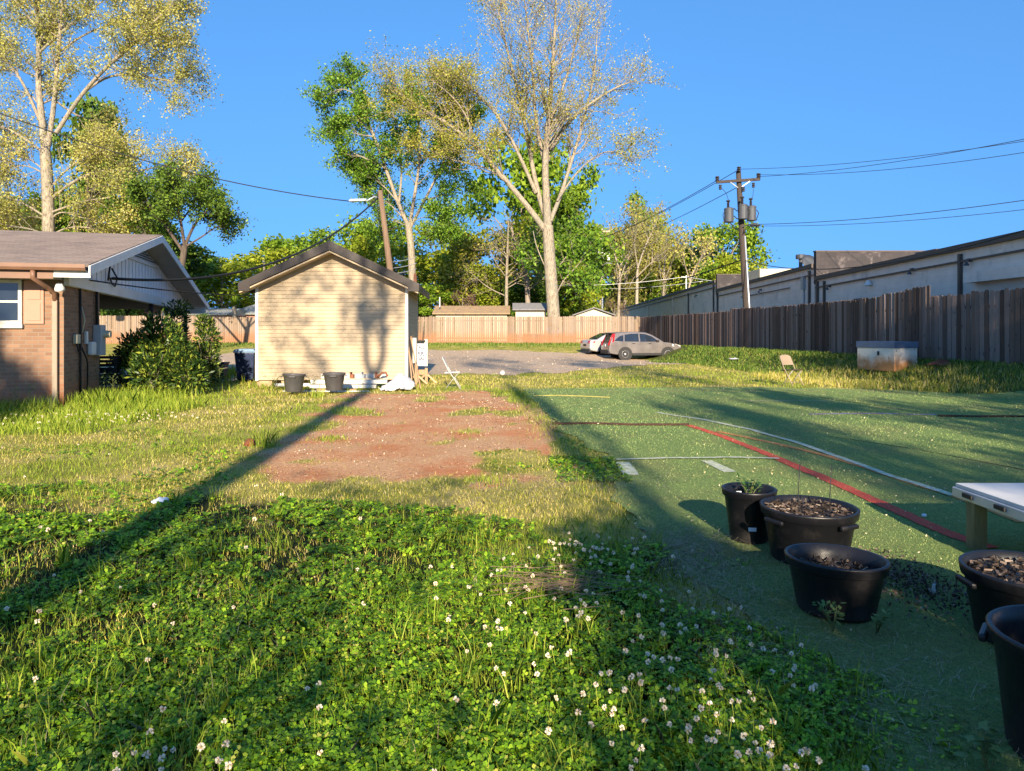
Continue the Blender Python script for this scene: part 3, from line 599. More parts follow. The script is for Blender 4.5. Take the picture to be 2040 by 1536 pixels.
for Yv, zz in ((22.4, 3.75), (25.8, 3.75), (33.0, 3.62), (43.0, 4.05), (60, 4.6)):
    mb = MB(); x = bxw(Yv); mb.box(x - .12, x - .003, Yv - .06, Yv + .06, zz, zz + .1); mb.lathe([(.02, 0), (.09, -.12), (.0, -.13)], 10, (x - .16, Yv, zz)); mb.build('wall_lamp', M['xform'], Bd)
mb = MB(); x = bxw(29.9); mb.box(x - .05, x - .003, 29.3, 30.5, 2.1, 2.95); wn = mb.build('window', M['coping'], Bd); mb = MB(); mb.box(x - .056, x - .051, 29.38, 30.42, 2.1, 2.88); mb.build('pane', M['glass'], wn)
mb = MB(); x = bxw(29.2); mb.lathe([(.0, .22), (.07, .18), (.12, .06), (.16, 0), (.1, -.02)], 12, (x - .14, 29.0, 3.45)); mb.box(x - .1, x - .003, 28.96, 29.04, 3.4, 3.5); mb.build('wall_light', M['xwhite'], Bd)
mb = MB(); x = bxw(20.8); mb.box(x - .35, x - .003, 12, 22.2, 3.05, 3.38); mb.build('wall_beam', M['blockwall'], Bd)
mb = MB(); x = bxw(36.5); mb.box(x - .16, x - .003, 36.0, 36.3, 3.7, 4.35); mb.tube([(x - .05, 36.15, 3.7), (x - .05, 36.15, 1)], .04, 6); mb.build('junction_box', M['steel'], Bd)
mb = MB(); mb.bar((bxw(36) - .05, 38, 3.9), (bxw(47) - .05, 47, 3.85), .05, .05); mb.build('wall_pipe', M['coping'], Bd)
mb = MB(); x = bxw(50); mb.box(x - .05, x - .003, 47.2, 49.3, .6, 4.0); mb.build('door', M['blockwall'], Bd)
# roof things
mb = MB(); x = bxw(47) + 1.2; mb.box(x, x + 3, 47, 49.5, 4.8, 5.75); tag(mb.build('rooftop_unit', M['beige'], None, bevel=.03), 'pale boxy air unit on the far roof behind the transformer pole', 'air unit')
mb = MB(); x = bxw(38.0) + .5; mb.lathe([(.10, 0), (.10, .75)], 10, (x, 38, 4.7)); mb.lathe([(.24, .76), (.26, .82), (.26, .95), (.24, 1.0)], 12, (x, 38, 4.7)); tag(mb.build('roof_vent', M['xform'], None), 'capped metal vent pipe on the flat roof right of the transformer pole', 'vent pipe')
mb = MB(Matrix.Translation((bxw(37) + .55, 37, 5.1)) @ Matrix.Rotation(R(62), 4, 'X') @ Matrix.Rotation(R(10), 4, 'Y')); mb.lathe([(.02, 0), (.25, .03), (.46, .12), (.48, .14), (.25, .06), (.0, .03)], 18); ds = mb.build('satellite_dish', M['xform'], None, True); tag(ds, 'round grey satellite dish standing on the flat roof beside the vent pipe', 'satellite dish')
mb = MB(); mb.tube([(bxw(37) + .55, 37.1, 4.7), (bxw(37) + .55, 37.05, 5.1)], .03, 6); mb.build('mast', M['xform'], ds)
mb = MB(); x = bxw(27) + 1.5; mb.box(x, x + 1.2, 27.0, 28.4, 4.3, 4.72); tag(mb.build('rooftop_unit', M['xform'], None, bevel=.02), 'low grey box on the near roof of the pale building beside the dark parapet', 'air unit')
mb = MB(); x = bxw(17.9) - .55
for k, Yv in enumerate((20.6, 20.2, 19.8, 19.4, 19.0)): mb.tube([(x, Yv, 2.55), (x + .05, Yv - .3, 2.68 + .04 * (k % 2)), (x - .02, Yv - .7, 2.6)], .02, 6)
mb.box(x - .1, x + .12, 18.9, 19.9, 2.55, 2.66); tag(mb.build('scrap_pipes', M['xwhite'], None), 'white pipes and scrap poking up above the right end of the side fence', 'pipes')

# ================= small houses and sheds beyond the back fence =================
M['roofgrey'] = mk('grey_shingles', (.24, .23, .23), (.17, .165, .165), 6, .95, .3, 40)
M['roofgreen'] = mk('mossy_shingles', (.30, .31, .28), (.22, .23, .21), 6, .95, .3, 40)
M['rooflitter'] = mk('leaf_strewn_shingles', (.44, .28, .13), (.22, .17, .13), 3.5, .95, .3, 30)
M['redbrick'] = brickmat('red_brick', (.42, .17, .10), (.34, .13, .08), (.4, .34, .3), .22, .075, .01)
M['cream'] = mk('cream_wall', (.66, .57, .40), (.58, .5, .36), 3, .8)
M['roofred'] = mk('red_brown_shingles', (.27, .14, .11), (.2, .1, .08), 5, .95, .3, 40)
def hut(name, label, cat, u0, u1, vt, ve, Yv, depth, wall_, roof_, hip=0, gable_front=False, zb=.4):
    x0, _, zr_ = P(u0, vt, Yv); x1, _, ze_ = P(u1, ve, Yv); r = thing(name, label, cat, ((x0 + x1) / 2, Yv, zb)); o_ = .25
    mb = MB(); mb.box(x0 + o_, x1 - o_, Yv, Yv + depth, zb, ze_); 
    if gable_front: mb.prism([(x0 + o_, ze_ + .002), (x1 - o_, ze_ + .002), ((x0 + x1) / 2, zr_ - .08)], Yv, Yv + depth)
    mb.build('wall', wall_, r)
    mb = MB(); t_ = .09
    if gable_front:
        for xa in (x0, x1):
            xm = (x0 + x1) / 2; mb.add([(xa, Yv - .3, ze_ - .05), (xm, Yv - .3, zr_), (xm, Yv + depth, zr_), (xa, Yv + depth, ze_ - .05), (xa, Yv - .3, ze_ - .05 - t_), (xm, Yv - .3, zr_ - t_), (xm, Yv + depth, zr_ - t_), (xa, Yv + depth, ze_ - .05 - t_)], [(0, 1, 2, 3), (7, 6, 5, 4), (0, 4, 5, 1), (1, 5, 6, 2), (2, 6, 7, 3), (3, 7, 4, 0)])
    else:
        ym = Yv + depth / 2
        vs = [(x0, Yv - .35, ze_), (x1, Yv - .35, ze_), (x1 - hip, ym, zr_), (x0 + hip, ym, zr_), (x0, Yv + depth + .35, ze_), (x1, Yv + depth + .35, ze_)]
        vs += [(a, b, c - t_) for a, b, c in vs]
        mb.add(vs, [(0, 1, 2, 3), (3, 2, 5, 4), (0, 3, 4), (1, 5, 2), (6, 9, 8, 7), (9, 10, 11, 8), (0, 6, 7, 1), (4, 5, 11, 10), (0, 4, 10, 6), (1, 7, 11, 5)])
    mb.build('roof', roof_, r); return r
h_ = hut('outbuilding', 'low shed with leaf-strewn brown roof peeking over the back fence right of the cream shed', 'shed', 862, 1016, 607, 624, 57, 4.5, M['cream'], M['rooflitter'])
mb = MB(); x, _, z_ = P(876, 592, 57.5); mb.tube([(x, 57.5, z_ - .8), (x, 57.5, z_)], .05, 6); mb.build('vent_pipe', M['xwhite'], h_)
hut('outbuilding', 'small cream shed with grey pitched roof left of the big pale tree trunk', 'shed', 1021, 1094, 602, 616, 55.5, 3.0, M['cream'], M['roofgrey'])
hut('outbuilding', 'cream gable-fronted shed beyond the back fence by the far fence corner', 'shed', 1140, 1226, 612, 626, 58, 4, M['cream'], M['roofgrey'], gable_front=True)
hut('far_house', 'grey roofed house between the far pole and the long pale building', 'house', 1224, 1330, 597, 622, 120, 9, M['cream'], M['roofgrey'])
hut('far_house', 'red brick house with tall grey hipped roof left of the cream shed', 'house', 452, 585, 589, 625, 66, 8, M['redbrick'], M['roofgreen'], hip=3.2)
hut('far_house', 'red brick house with long low green-grey roof under the carport eave', 'house', 372, 456, 612, 626, 62, 6, M['redbrick'], M['roofgreen'])
hut('far_house', 'house with reddish-brown roof seen through the open carport', 'house', 190, 300, 604, 622, 62, 7, M['white'], M['roofred'])
hut('far_house', 'pale grey house gable seen through the carport beside the reddish roof', 'house', 296, 350, 606, 622, 64, 7, M['white'], M['roofgrey'], gable_front=True)
# ================= poles and wires =================
def gz(x, y): return tz1(x, y)
PL = thing('utility_pole', 'tall dark wooden pole with crossarm and three grey transformers beside the side fence', 'utility pole', (12.0, 35.5, .6))
pt = lambda u, v, Yv=35.5: Vector(P(u, v, Yv))
mb = MB(); mb.tube([pt(1492, 700), pt(1488, 615), pt(1480, 500), pt(1471, 342)], [.19, .18, .16, .125], 12); mb.build('pole', M['polewood'], PL, True)
mb = MB(); mb.tube([pt(1497, 700, 35.3), pt(1493, 615, 35.32), pt(1484, 470, 35.34)], .045, 8); mb.build('conduit', M['galv'], PL, True)
mb = MB(); mb.bar(pt(1427, 363, 35.3), pt(1514, 357, 35.3), .10, .13); mb.build('crossarm', M['polewood'], PL)
mb = MB(); mb.bar(pt(1455, 363, 35.25), pt(1470, 374, 35.3), .04, .04); mb.bar(pt(1494, 361, 35.25), pt(1478, 372, 35.3), .04, .04); mb.build('brace', M['steel'], PL)
def insul(u, v, up=1, Yv=35.3, s=1.0):
    mb = MB(); c = pt(u, v, Yv); k = .11 * s
    for i in range(3): mb.lathe([(k * .4, 0), (k, .02), (k * .9, .06), (k * .4, .08)], 10, (c.x, c.y, c.z + (i * .085 if up else -i * .085 - .08)))
    mb.build('insulator', M['brown'], PL)
insul(1429, 361); insul(1511, 355); insul(1472, 342)
for u, v in ((1435, 368), (1501, 364), (1481, 372)): insul(u, v, 0, s=.75)
def transformer(u, vt, vb, Yv):
    c = pt(u, vb, Yv); hgt = (vb - vt) / F * Yv; mb = MB(); mb.lathe([(.20, 0), (.225, .02), (.225, hgt - .08), (.24, hgt - .07), (.24, hgt - .02), (.15, hgt + .03), (.0, hgt + .05)], 18, c)
    o = mb.build('transformer', M['xform'], PL, False)
    mb = MB()
    for i in range(4): mb.lathe([(.03, 0), (.07, .02), (.06, .05), (.03, .06)], 8, (c.x - .05, c.y - .05, c.z + hgt + .04 + i * .06))
    mb.lathe([(.02, 0), (.10, .05), (.10, .10), (.0, .14)], 8, (c.x - .05, c.y - .05, c.z + hgt + .28)); mb.build('bushing', M['brown'], o)
    mb = MB(); mb.tube([(c.x - .26, c.y - .1, c.z + hgt - .2), (c.x - .33, c.y - .12, c.z + hgt * .5), (c.x - .25, c.y - .1, c.z - .1)] if u < 1470 else [(c.x + .2, c.y - .16, c.z + hgt - .2), (c.x + .3, c.y - .18, c.z + hgt * .5), (c.x + .2, c.y - .12, c.z)], .02, 6); mb.build('lead', M['cable'], o)
transformer(1452, 415, 443, 35.2); transformer(1480, 408, 437, 35.0); transformer(1497, 411, 440, 35.2)
for u0, v0, u1, v1 in ((1462, 415, 1475, 418), (1462, 430, 1475, 434), (1484, 430, 1494, 436), (1455, 444, 1474, 460), (1486, 452, 1482, 465)):
    mb = MB(); mb.tube([pt(u0, v0, 35.15), pt((u0 + u1) / 2, (v0 + v1) / 2 + 4, 35.1), pt(u1, v1, 35.2)], .025, 6); mb.build('jumper', M['cable'], PL)
mb = MB(); mb.tube([pt(1438, 375, 35.25), pt(1447, 385, 35.2), pt(1453, 405, 35.15)], .012, 5); mb.build('jumper', M['cable'], PL)
mb = MB(); mb.tube([pt(1501, 376, 35.25), pt(1500, 390, 35.2), pt(1495, 402, 35.15)], .012, 5); mb.build('jumper', M['cable'], PL)
mb = MB(); mb.tube([pt(1480, 452, 35.3), pt(1492, 447, 35.1), pt(1503, 447, 34.9)], .03, 6); mb.lathe([(.05, .1), (.12, .06), (.26, -.02), (.24, -.05), (.0, -.06)], 14, pt(1504, 448, 34.85)); mb.build('pole_lamp', M['xform'], PL)

LP = thing('street_light_pole', 'leaning bare wooden pole with a street light, rising behind the cream shed', 'street light', (-4.5, 30, 0))
q = lambda u, v, Yv=30: Vector(P(u, v, Yv))
mb = MB(); mb.tube([q(797, 735), q(776, 527), q(757, 380)], [.16, .135, .105], 12); mb.build('pole', M['polewarm'], LP, True)
mb = MB(); mb.tube([q(757, 394), q(745, 392, 29.8), q(729, 401, 29.6)], .03, 8); mb.build('lamp_arm', M['galv'], LP, True)
mb = MB(Matrix.Translation(q(713, 400.5, 29.6)) @ Matrix.Rotation(R(-3), 4, 'Y')); mb.add([(-.38, -.1, 0), (.36, -.1, -.01), (.36, .1, -.01), (-.38, .1, 0), (-.3, -.07, .09), (.36, -.07, .07), (.36, .07, .07), (-.3, .07, .09)], [(0, 3, 2, 1), (4, 5, 6, 7), (0, 1, 5, 4), (1, 2, 6, 5), (2, 3, 7, 6), (3, 0, 4, 7)]); mb.build('lamp_head', M['xwhite'], LP, bevel=.02)
mb = MB(); mb.tube([q(752, 385, 29.8), q(753, 420, 29.82), q(760, 470, 29.8)], .02, 6); mb.build('cable', M['cable'], LP, True)
FPO = thing('utility_pole', 'far pale wooden pole with white transformers near the far fence corner', 'utility pole', (9, 72, .7))
f_ = lambda u, v, Yv=72: Vector(P(u, v, Yv))
mb = MB(); mb.tube([f_(1198, 690), f_(1197, 560), f_(1199, 456)], [.24, .21, .15], 10); mb.build('pole', M['poletan'], FPO, True)
mb = MB(); mb.tube([f_(1200, 690, 71.6), f_(1200, 580, 71.6)], .09, 8); mb.build('conduit', M['galv'], FPO, True)
mb = MB(); mb.bar(f_(1189, 461, 71.7), f_(1219, 461, 71.7), .14, .16); mb.build('crossarm', M['poletan'], FPO)
for u in (1189, 1201, 1209):
    mb = MB(); c = f_(u, 519, 71.4); mb.lathe([(.27, 0), (.30, .03), (.30, .85), (.2, .92), (.0, .95)], 14, c); mb.lathe([(.05, .95), (.09, 1.1), (.0, 1.2)], 8, c); mb.build('transformer', M['xwhite'], FPO)
mb = MB(); mb.tube([f_(1199, 530, 71.6), f_(1208, 524, 71), (f_(1218, 525, 70.6))], .05, 6); mb.build('lamp_arm', M['galv'], FPO)
RP = thing('rusty_post', 'slim rusty brown post standing just behind the right corner of the cream shed', 'post', (-3.35, 24.6, 0))
mb = MB(); mb.tube([P(829, 760, 24.6), P(829, 640, 24.6), P(827, 545, 24.6)], .055, 8); mb.build('post', M['rust'], RP, True)
mb = MB(); mb.tube([P(829, 612, 24.55), P(826, 612, 24.3)], .03, 6); mb.build('bracket', M['steel'], RP)
mb = MB(); mb.tube([P(1367, 620, 66), P(1367, 549, 66)], .06, 6); mb.bar(P(1357, 552, 66), P(1377, 552, 66), .08, .08); tag(mb.build('wire_mast', M['xwhite'], None), 'short white mast carrying thin wires above the far roof edge', 'mast')
def wire(p, q_, sag, r, label, n=26, m='cable', extra=0):
    p = Vector(p); q_ = Vector(q_); mb = MB()
    pts = [p.lerp(q_, i / n) - Vector((0, 0, sag * 4 * (i / n) * (1 - i / n))) for i in range(n + 1)]
    mb.tube(pts, r, 5); tag(mb.build('overhead_wire', M[m], None, True), label, 'wire')
wire(P(-260, 120, 24), P(697, 401, 29.6), .75, .022, 'long sagging wire from upper left past the yellow tree to the street light')
wire(HW(.14, 2.45, 2.72), P(752, 395, 29.8), 1.05, .035, 'thick black service cable sagging from the brick house gable to the leaning street light pole')
wire(HW(.12, 1.05, 2.58), P(700, 570, 29), .35, .016, 'thin phone line running from the brick house gable behind the cream shed')
wire(P(1472, 337, 35.5), P(2300, 236, 22), .35, .011, 'topmost wire from the transformer pole to the upper right')
wire(P(1511, 352, 35.3), P(2300, 222, 19), .3, .011, 'second wire from the crossarm right end toward the upper right corner')
wire(P(1511, 348, 35.3), P(2300, 258, 21), .4, .011, 'third wire from the crossarm running flatter to the right edge')
wire(P(1504, 447, 35.2), P(2300, 358, 22), .3, .014, 'upper of two parallel wires leaving the transformer pole below the transformers')
wire(P(1506, 450, 35.2), P(2300, 384, 22), .3, .011, 'lower of two parallel wires leaving the transformer pole below the transformers')
wire(P(1484, 519, 35.4), P(2300, 372, 14), .95, .018, 'thick cable from mid pole crossing before the pale building roof to the right')
wire(P(1470, 339, 35.5), P(1200, 474, 72), .3, .018, 'wire running from the pole top down to the far pale pole')
wire(P(1429, 359, 35.3), P(1190, 476, 72), .3, .018, 'wire from the crossarm left end down toward the far pale pole')
wire(P(1467, 374, 35.4), P(1218, 486, 72), .3, .018, 'wire from just under the crossarm down toward the far pale pole')
wire(P(1482, 516, 35.4), P(1200, 580, 72), .5, .03, 'cable from mid pole running left over the far roof')
wire(P(1367, 551, 66), P(1100, 569, 64), .25, .022, 'thin pale wire from the white mast to the left in front of the trees', m='xwhite')
wire(P(1367, 551, 66), P(1440, 562, 62), .05, .022, 'thin pale wire from the white mast down to the right', m='xwhite')
wire(P(1197, 575, 71.5), P(1400, 560, 60), .2, .022, 'thin pale wire from the far pole toward the long building roof', m='xwhite')
for k, v in enumerate((517, 529, 540)): wire(P(772 + k * 2, v + 6, 30), P(830, v - 5, 42), .05, .016, ('highest', 'middle', 'lowest')[k] + ' of three short pale wires between the leaning pole and the leafy tree trunk', m='xwhite')

# ================= cars =================
def arch(cx, r, z0, n=9): return [(cx + r * math.cos(a), .35 + max(r * math.sin(a), z0 - .35)) for a in np.linspace(0, math.pi, n)]
def car(name, label, loc, rz, paint, lower, green, wnd, wheels, wr, hw, belt, taper, lamps, sc=1.0):
    r = thing(name, label, 'car', (0, 0, 0)); gw = lambda z: hw * (.96 - max(z - belt, 0) * taper)
    mb = MB(); mb.prism(lower, -hw, hw); 
    mb2 = MB(); mb2.prism(green, -1, 1, wf=gw)
    o = mb.build('body', paint, r, bevel=.07, seg=3); mb2.build('cabin', paint, r, bevel=.05, seg=3)
    for sx in (-1, 1):
        for nm, pl in wnd:
            mb = MB(); mb.add([(x, sx * (gw(z) + .008), z) for x, z in pl] + [(x, sx * (gw(z) - .03), z) for x, z in pl], [tuple(range(len(pl))), tuple(range(2 * len(pl) - 1, len(pl) - 1, -1))] + [(i, i + len(pl), (i + 1) % len(pl) + len(pl), (i + 1) % len(pl)) for i in range(len(pl))]); mb.build(nm, M['glass'], r)
    for wxx in wheels:
        for sx in (-1, 1):
            T = Matrix.Translation((wxx, sx * (hw - .11), wr)) @ Matrix.Rotation(R(90), 4, 'X')
            mb = MB(T); mb.lathe([(wr * .62, -.1), (wr * .9, -.105), (wr, -.07), (wr, .07), (wr * .9, .105), (wr * .62, .1)], 26, close=False); w = mb.build('wheel', M['rubber'], r, False)
            mb = MB(T); sg = -sx
            mb.lathe([(wr * .64, .085 * sg), (wr * .60, .10 * sg), (wr * .55, .06 * sg), (.0, .05 * sg)], 26, close=False)
            mb.build('rim_well', M['trimblack'], w)
            mb = MB(T)
            for k in range(5):
                a = k * 2 * math.pi / 5 + .3
                mb.add([(math.cos(a + d) * rr, math.sin(a + d) * rr, zz * sg) for rr, d, zz in ((.06, -.8, .095), (wr * .6, -.33, .10), (wr * .6, .33, .10), (.06, .8, .095))], [(0, 1, 2, 3)])
            mb.lathe([(wr * .64, .101 * sg), (wr * .565, .106 * sg), (wr * .56, .09 * sg)], 26, close=False); mb.lathe([(.07, .10 * sg), (.0, .115 * sg)], 12, close=False); mb.build('rim', M['alloy'], w)
            mb = MB(Matrix.Translation((wxx, sx * (hw - .02), wr)) @ Matrix.Rotation(R(90), 4, 'X')); mb.lathe([(wr * 1.17, -.015), (wr * 1.17, .015)], 26); mb.build('wheel_arch', M['trimblack'], r)
    lamps(r, hw, gw)
    r.location = loc; r.rotation_euler = (0, 0, rz); r.scale = (sc, sc, sc); return r
def bxp(r, nm, m, *b, bev=.01):
    mb = MB(); mb.box(*b); return mb.build(nm, m, r, bevel=bev)
lo_ = [(-2.2, .40)] + [(-2.27, .55), (-2.24, .8), (-2.17, 1.06)] + [(1.02, 1.06), (1.5, 1.02), (1.95, .90), (2.2, .74), (2.26, .55), (2.2, .30), (1.80, .27)] + arch(1.36, .42, .27) + arch(-1.27, .42, .27) + [(-1.75, .32)]
gr_ = [(-2.17, 1.05), (-2.08, 1.30), (-1.93, 1.54), (-1.72, 1.62), (-1.2, 1.67), (-.5, 1.68), (.05, 1.63), (.42, 1.50), (.8, 1.28), (1.15, 1.05)]
wd_ = [('window', [(-1.93, 1.14), (-1.38, 1.10), (-1.34, 1.48), (-1.55, 1.42), (-1.78, 1.27)]), ('window', [(-1.30, 1.10), (-.42, 1.09), (-.42, 1.56), (-.85, 1.56), (-1.26, 1.50)]), ('window', [(-.34, 1.09), (.80, 1.09), (.72, 1.18), (.36, 1.42), (.0, 1.54), (-.34, 1.56)])]
def suv_l(r, hw, gw):
    for sx in (-1, 1):
        mb = MB(); mb.add([(-2.29, sx * .90, .86), (-2.02, sx * .925, .86), (-1.96, sx * .90, 1.06), (-1.84, sx * .75, 1.55), (-1.95, sx * .68, 1.55), (-2.24, sx * .78, 1.06), (-2.29, sx * .74, .86)], [(0, 1, 2, 3, 4, 5, 6)]); 
        mb.add([(-2.29, sx * .90, .86), (-2.30, sx * .74, .86), (-2.24, sx * .74, 1.06), (-1.99, sx * .66, 1.55), (-1.86, sx * .74, 1.56), (-2.0, sx * .92, 1.06)], [(0, 1, 2, 3, 4, 5)]); mb.build('tail_light', M['redlamp'], r, recalc=False)
        mb = MB(); mb.add([(1.62, sx * .925, .82), (2.12, sx * .86, .74), (2.18, sx * .80, .84), (1.85, sx * .87, .95), (1.6, sx * .925, .94)], [(0, 1, 2, 3, 4)]); mb.build('headlight', M['clearlamp'], r, recalc=False)
        bxp(r, 'mirror', M['trimblack'], .62, .80, sx * .90 - .09, sx * .90 + .09, 1.06, 1.20, bev=.03)
        bxp(r, 'sill_trim', M['trimblack'], -.84, .92, sx * .88 - .035, sx * .88 + .035, .27, .42)
        for xx in (-.55, .45): bxp(r, 'door_handle', M['trimblack'], xx - .30, xx - .12, sx * .915 - .02, sx * .915 + .02, .96, 1.0, bev=.008)
        for xx in (-.38, -1.12, .80): bxp(r, 'door_seam', M['trimblack'], xx - .006, xx + .006, sx * .9 - .004, sx * .9 + .004, .45, 1.04, bev=0)
    mb = MB(); mb.add([(-2.19, -.66, 1.08), (-2.19, .66, 1.08), (-1.99, .58, 1.5), (-1.99, -.58, 1.5)], [(0, 1, 2, 3)]); mb.build('rear_window', M['glass'], r)
    bxp(r, 'bumper', M['trimblack'], -2.32, -2.1, -.84, .84, .36, .60, bev=.05); bxp(r, 'bumper', M['trimblack'], 1.9, 2.31, -.82, .82, .26, .56, bev=.08); bxp(r, 'number_plate', M['clearlamp'], -2.31, -2.27, -.26, .26, .80, .94)
    bxp(r, 'roof_spoiler', M['trimblack'], -2.06, -1.72, -.58, .58, 1.56, 1.62, bev=.02)
    mb = MB(); mb.add([(.50, -.58, 1.44), (.50, .58, 1.44), (1.1, .74, 1.1), (1.1, -.74, 1.1)], [(0, 1, 2, 3)]); bm_ = mb.build('windscreen', M['glass'], r); bm_.location = (.03, 0, .02)
cz = lambda x, y: tz1(x, y)
car('parked_car', 'taupe-grey SUV seen from its side, parked nearest on the gravel below the fence corner', (7.72, 42.0, cz(7.7, 41.6) + .0), R(8), M['suvpaint'], lo_, gr_, wd_, (-1.27, 1.36), .355, .91, 1.05, .40, suv_l, .985)
lo2 = [(-2.35, .36), (-2.42, .52), (-2.40, .80), (-2.32, 1.0), (-1.75, 1.04), (1.1, .98), (1.9, .86), (2.3, .68), (2.38, .5), (2.3, .24), (1.90, .22)] + arch(1.42, .40, .22) + arch(-1.36, .40, .22) + [(-1.85, .26)]
gr2 = [(-1.95, 1.0), (-1.55, 1.22), (-1.1, 1.42), (-.55, 1.49), (.05, 1.48), (.55, 1.33), (1.15, .98)]
wd2 = [('window', [(-1.45, 1.06), (-.42, 1.04), (-.42, 1.40), (-.75, 1.39), (-1.1, 1.30)]), ('window', [(-.34, 1.04), (.92, 1.02), (.5, 1.28), (.1, 1.40), (-.34, 1.40)])]
def sed_l(r, hw, gw):
    for sx in (-1, 1):
        mb = MB(); mb.add([(-2.425, sx * .88, .80), (-2.43, sx * .52, .82), (-2.38, sx * .52, .96), (-2.34, sx * .86, .97), (-2.05, sx * .925, .96), (-2.1, sx * .925, .84)], [(0, 1, 2, 3), (0, 3, 4, 5)]); mb.build('tail_light', M['redlamp'], r, recalc=False)
        bxp(r, 'mirror', M['silver'], .66, .84, sx * .92 - .08, sx * .92 + .08, .98, 1.1, bev=.03)
    mb = MB(); mb.add([(-1.88, -.7, 1.07), (-1.88, .7, 1.07), (-1.14, .6, 1.41), (-1.14, -.6, 1.41)], [(0, 1, 2, 3)]); o = mb.build('rear_window', M['glass'], r); o.location = (-.015, 0, .02)
    bxp(r, 'bumper', M['trimblack'], -2.44, -2.2, -.8, .8, .26, .40, bev=.04); bxp(r, 'number_plate', M['trimblack'], -2.44, -2.39, -.26, .26, .62, .74)
car('parked_car', 'silver sedan mostly hidden behind the taupe SUV, its tail showing', (6.95, 45.0, cz(6.9, 44.0) - .02), R(14), M['silver'], lo2, gr2, wd2, (-1.36, 1.42), .33, .91, 1.0, .44, sed_l)

# ================= steel folding chairs =================
def chair(label, loc, rz, mf, ms, mleg):
    r = thing('folding_chair', label, 'chair'); hwid = .21
    for sy in (-1, 1):
        mb = MB(); mb.tube([(-.26, sy * hwid, .80), (-.12, sy * hwid, .50), (.02, sy * hwid, .30), (.20, sy * (hwid + .01), .0)], .0125, 8); mb.build('front_leg', mf, r, True)
        mb = MB(); mb.tube([(.16, sy * (hwid - .03), .44), (-.02, sy * (hwid - .03), .24), (-.20, sy * (hwid - .02), .0)], .011, 8); mb.build('rear_leg', mleg, r, True)
    mb = MB(); mb.tube([(-.255, -hwid, .79)] + [(-.27 - .01 * math.sin(a), -hwid * math.cos(a), .79 + .06 * math.sin(a)) for a in np.linspace(.2, math.pi - .2, 9)] + [(-.255, hwid, .79)], .0125, 8); mb.build('top_rail', mf, r, True)
    mb = MB(); n = 12; ys_ = np.linspace(-hwid + .005, hwid - .005, n)
    vs = []
    for dy in (0, .014):
        for y_ in ys_:
            cv = .03 * (1 - (y_ / hwid) ** 2)
            vs.append((-.155 - cv + dy, y_, .575)); vs.append((-.265 - cv + dy, y_, .80 + .055 * math.sqrt(max(0, 1 - (y_ / hwid) ** 2))))
    fs = []
    for k in range(n - 1):
        a = 2 * k; fs += [(a, a + 1, a + 3, a + 2), (a + 2 * n, a + 2 + 2 * n, a + 3 + 2 * n, a + 1 + 2 * n), (a, a + 2, a + 2 + 2 * n, a + 2 * n), (a + 1, a + 1 + 2 * n, a + 3 + 2 * n, a + 3)]
    mb.add(vs, fs); mb.build('backrest', mf, r)
    mb = MB(); mb.box(-.20, .21, -hwid + .015, hwid - .015, .425, .455); o = mb.build('seat', ms, r, bevel=.012, seg=3); o.rotation_euler = (0, R(-3), 0)
    for xx, zz, w in ((.12, .11, hwid), (-.12, .10, hwid - .025)):
        mb = MB(); mb.tube([(xx, -w, zz), (xx, w, zz)], .008, 6); mb.build('stretcher', mf, r, True)
    r.location = loc; r.rotation_euler = (0, 0, rz); return r
x, y, z = P(1579, 770, 19.6); chair('tan steel folding chair with dark brown seat at the far edge of the turf', (x, 19.6, tz1(x, 19.6) + .015), R(-62), M['chairtan'], M['chairseat'], M['chairgrey'])
x, y, z = P(903, 777, 18.6); chair('white folding chair standing side-on right of the cream shed', (x, 18.6, tz1(x, 18.6) + .01), R(2), M['chairwhite'], M['chairwhite'], M['chairgrey'])

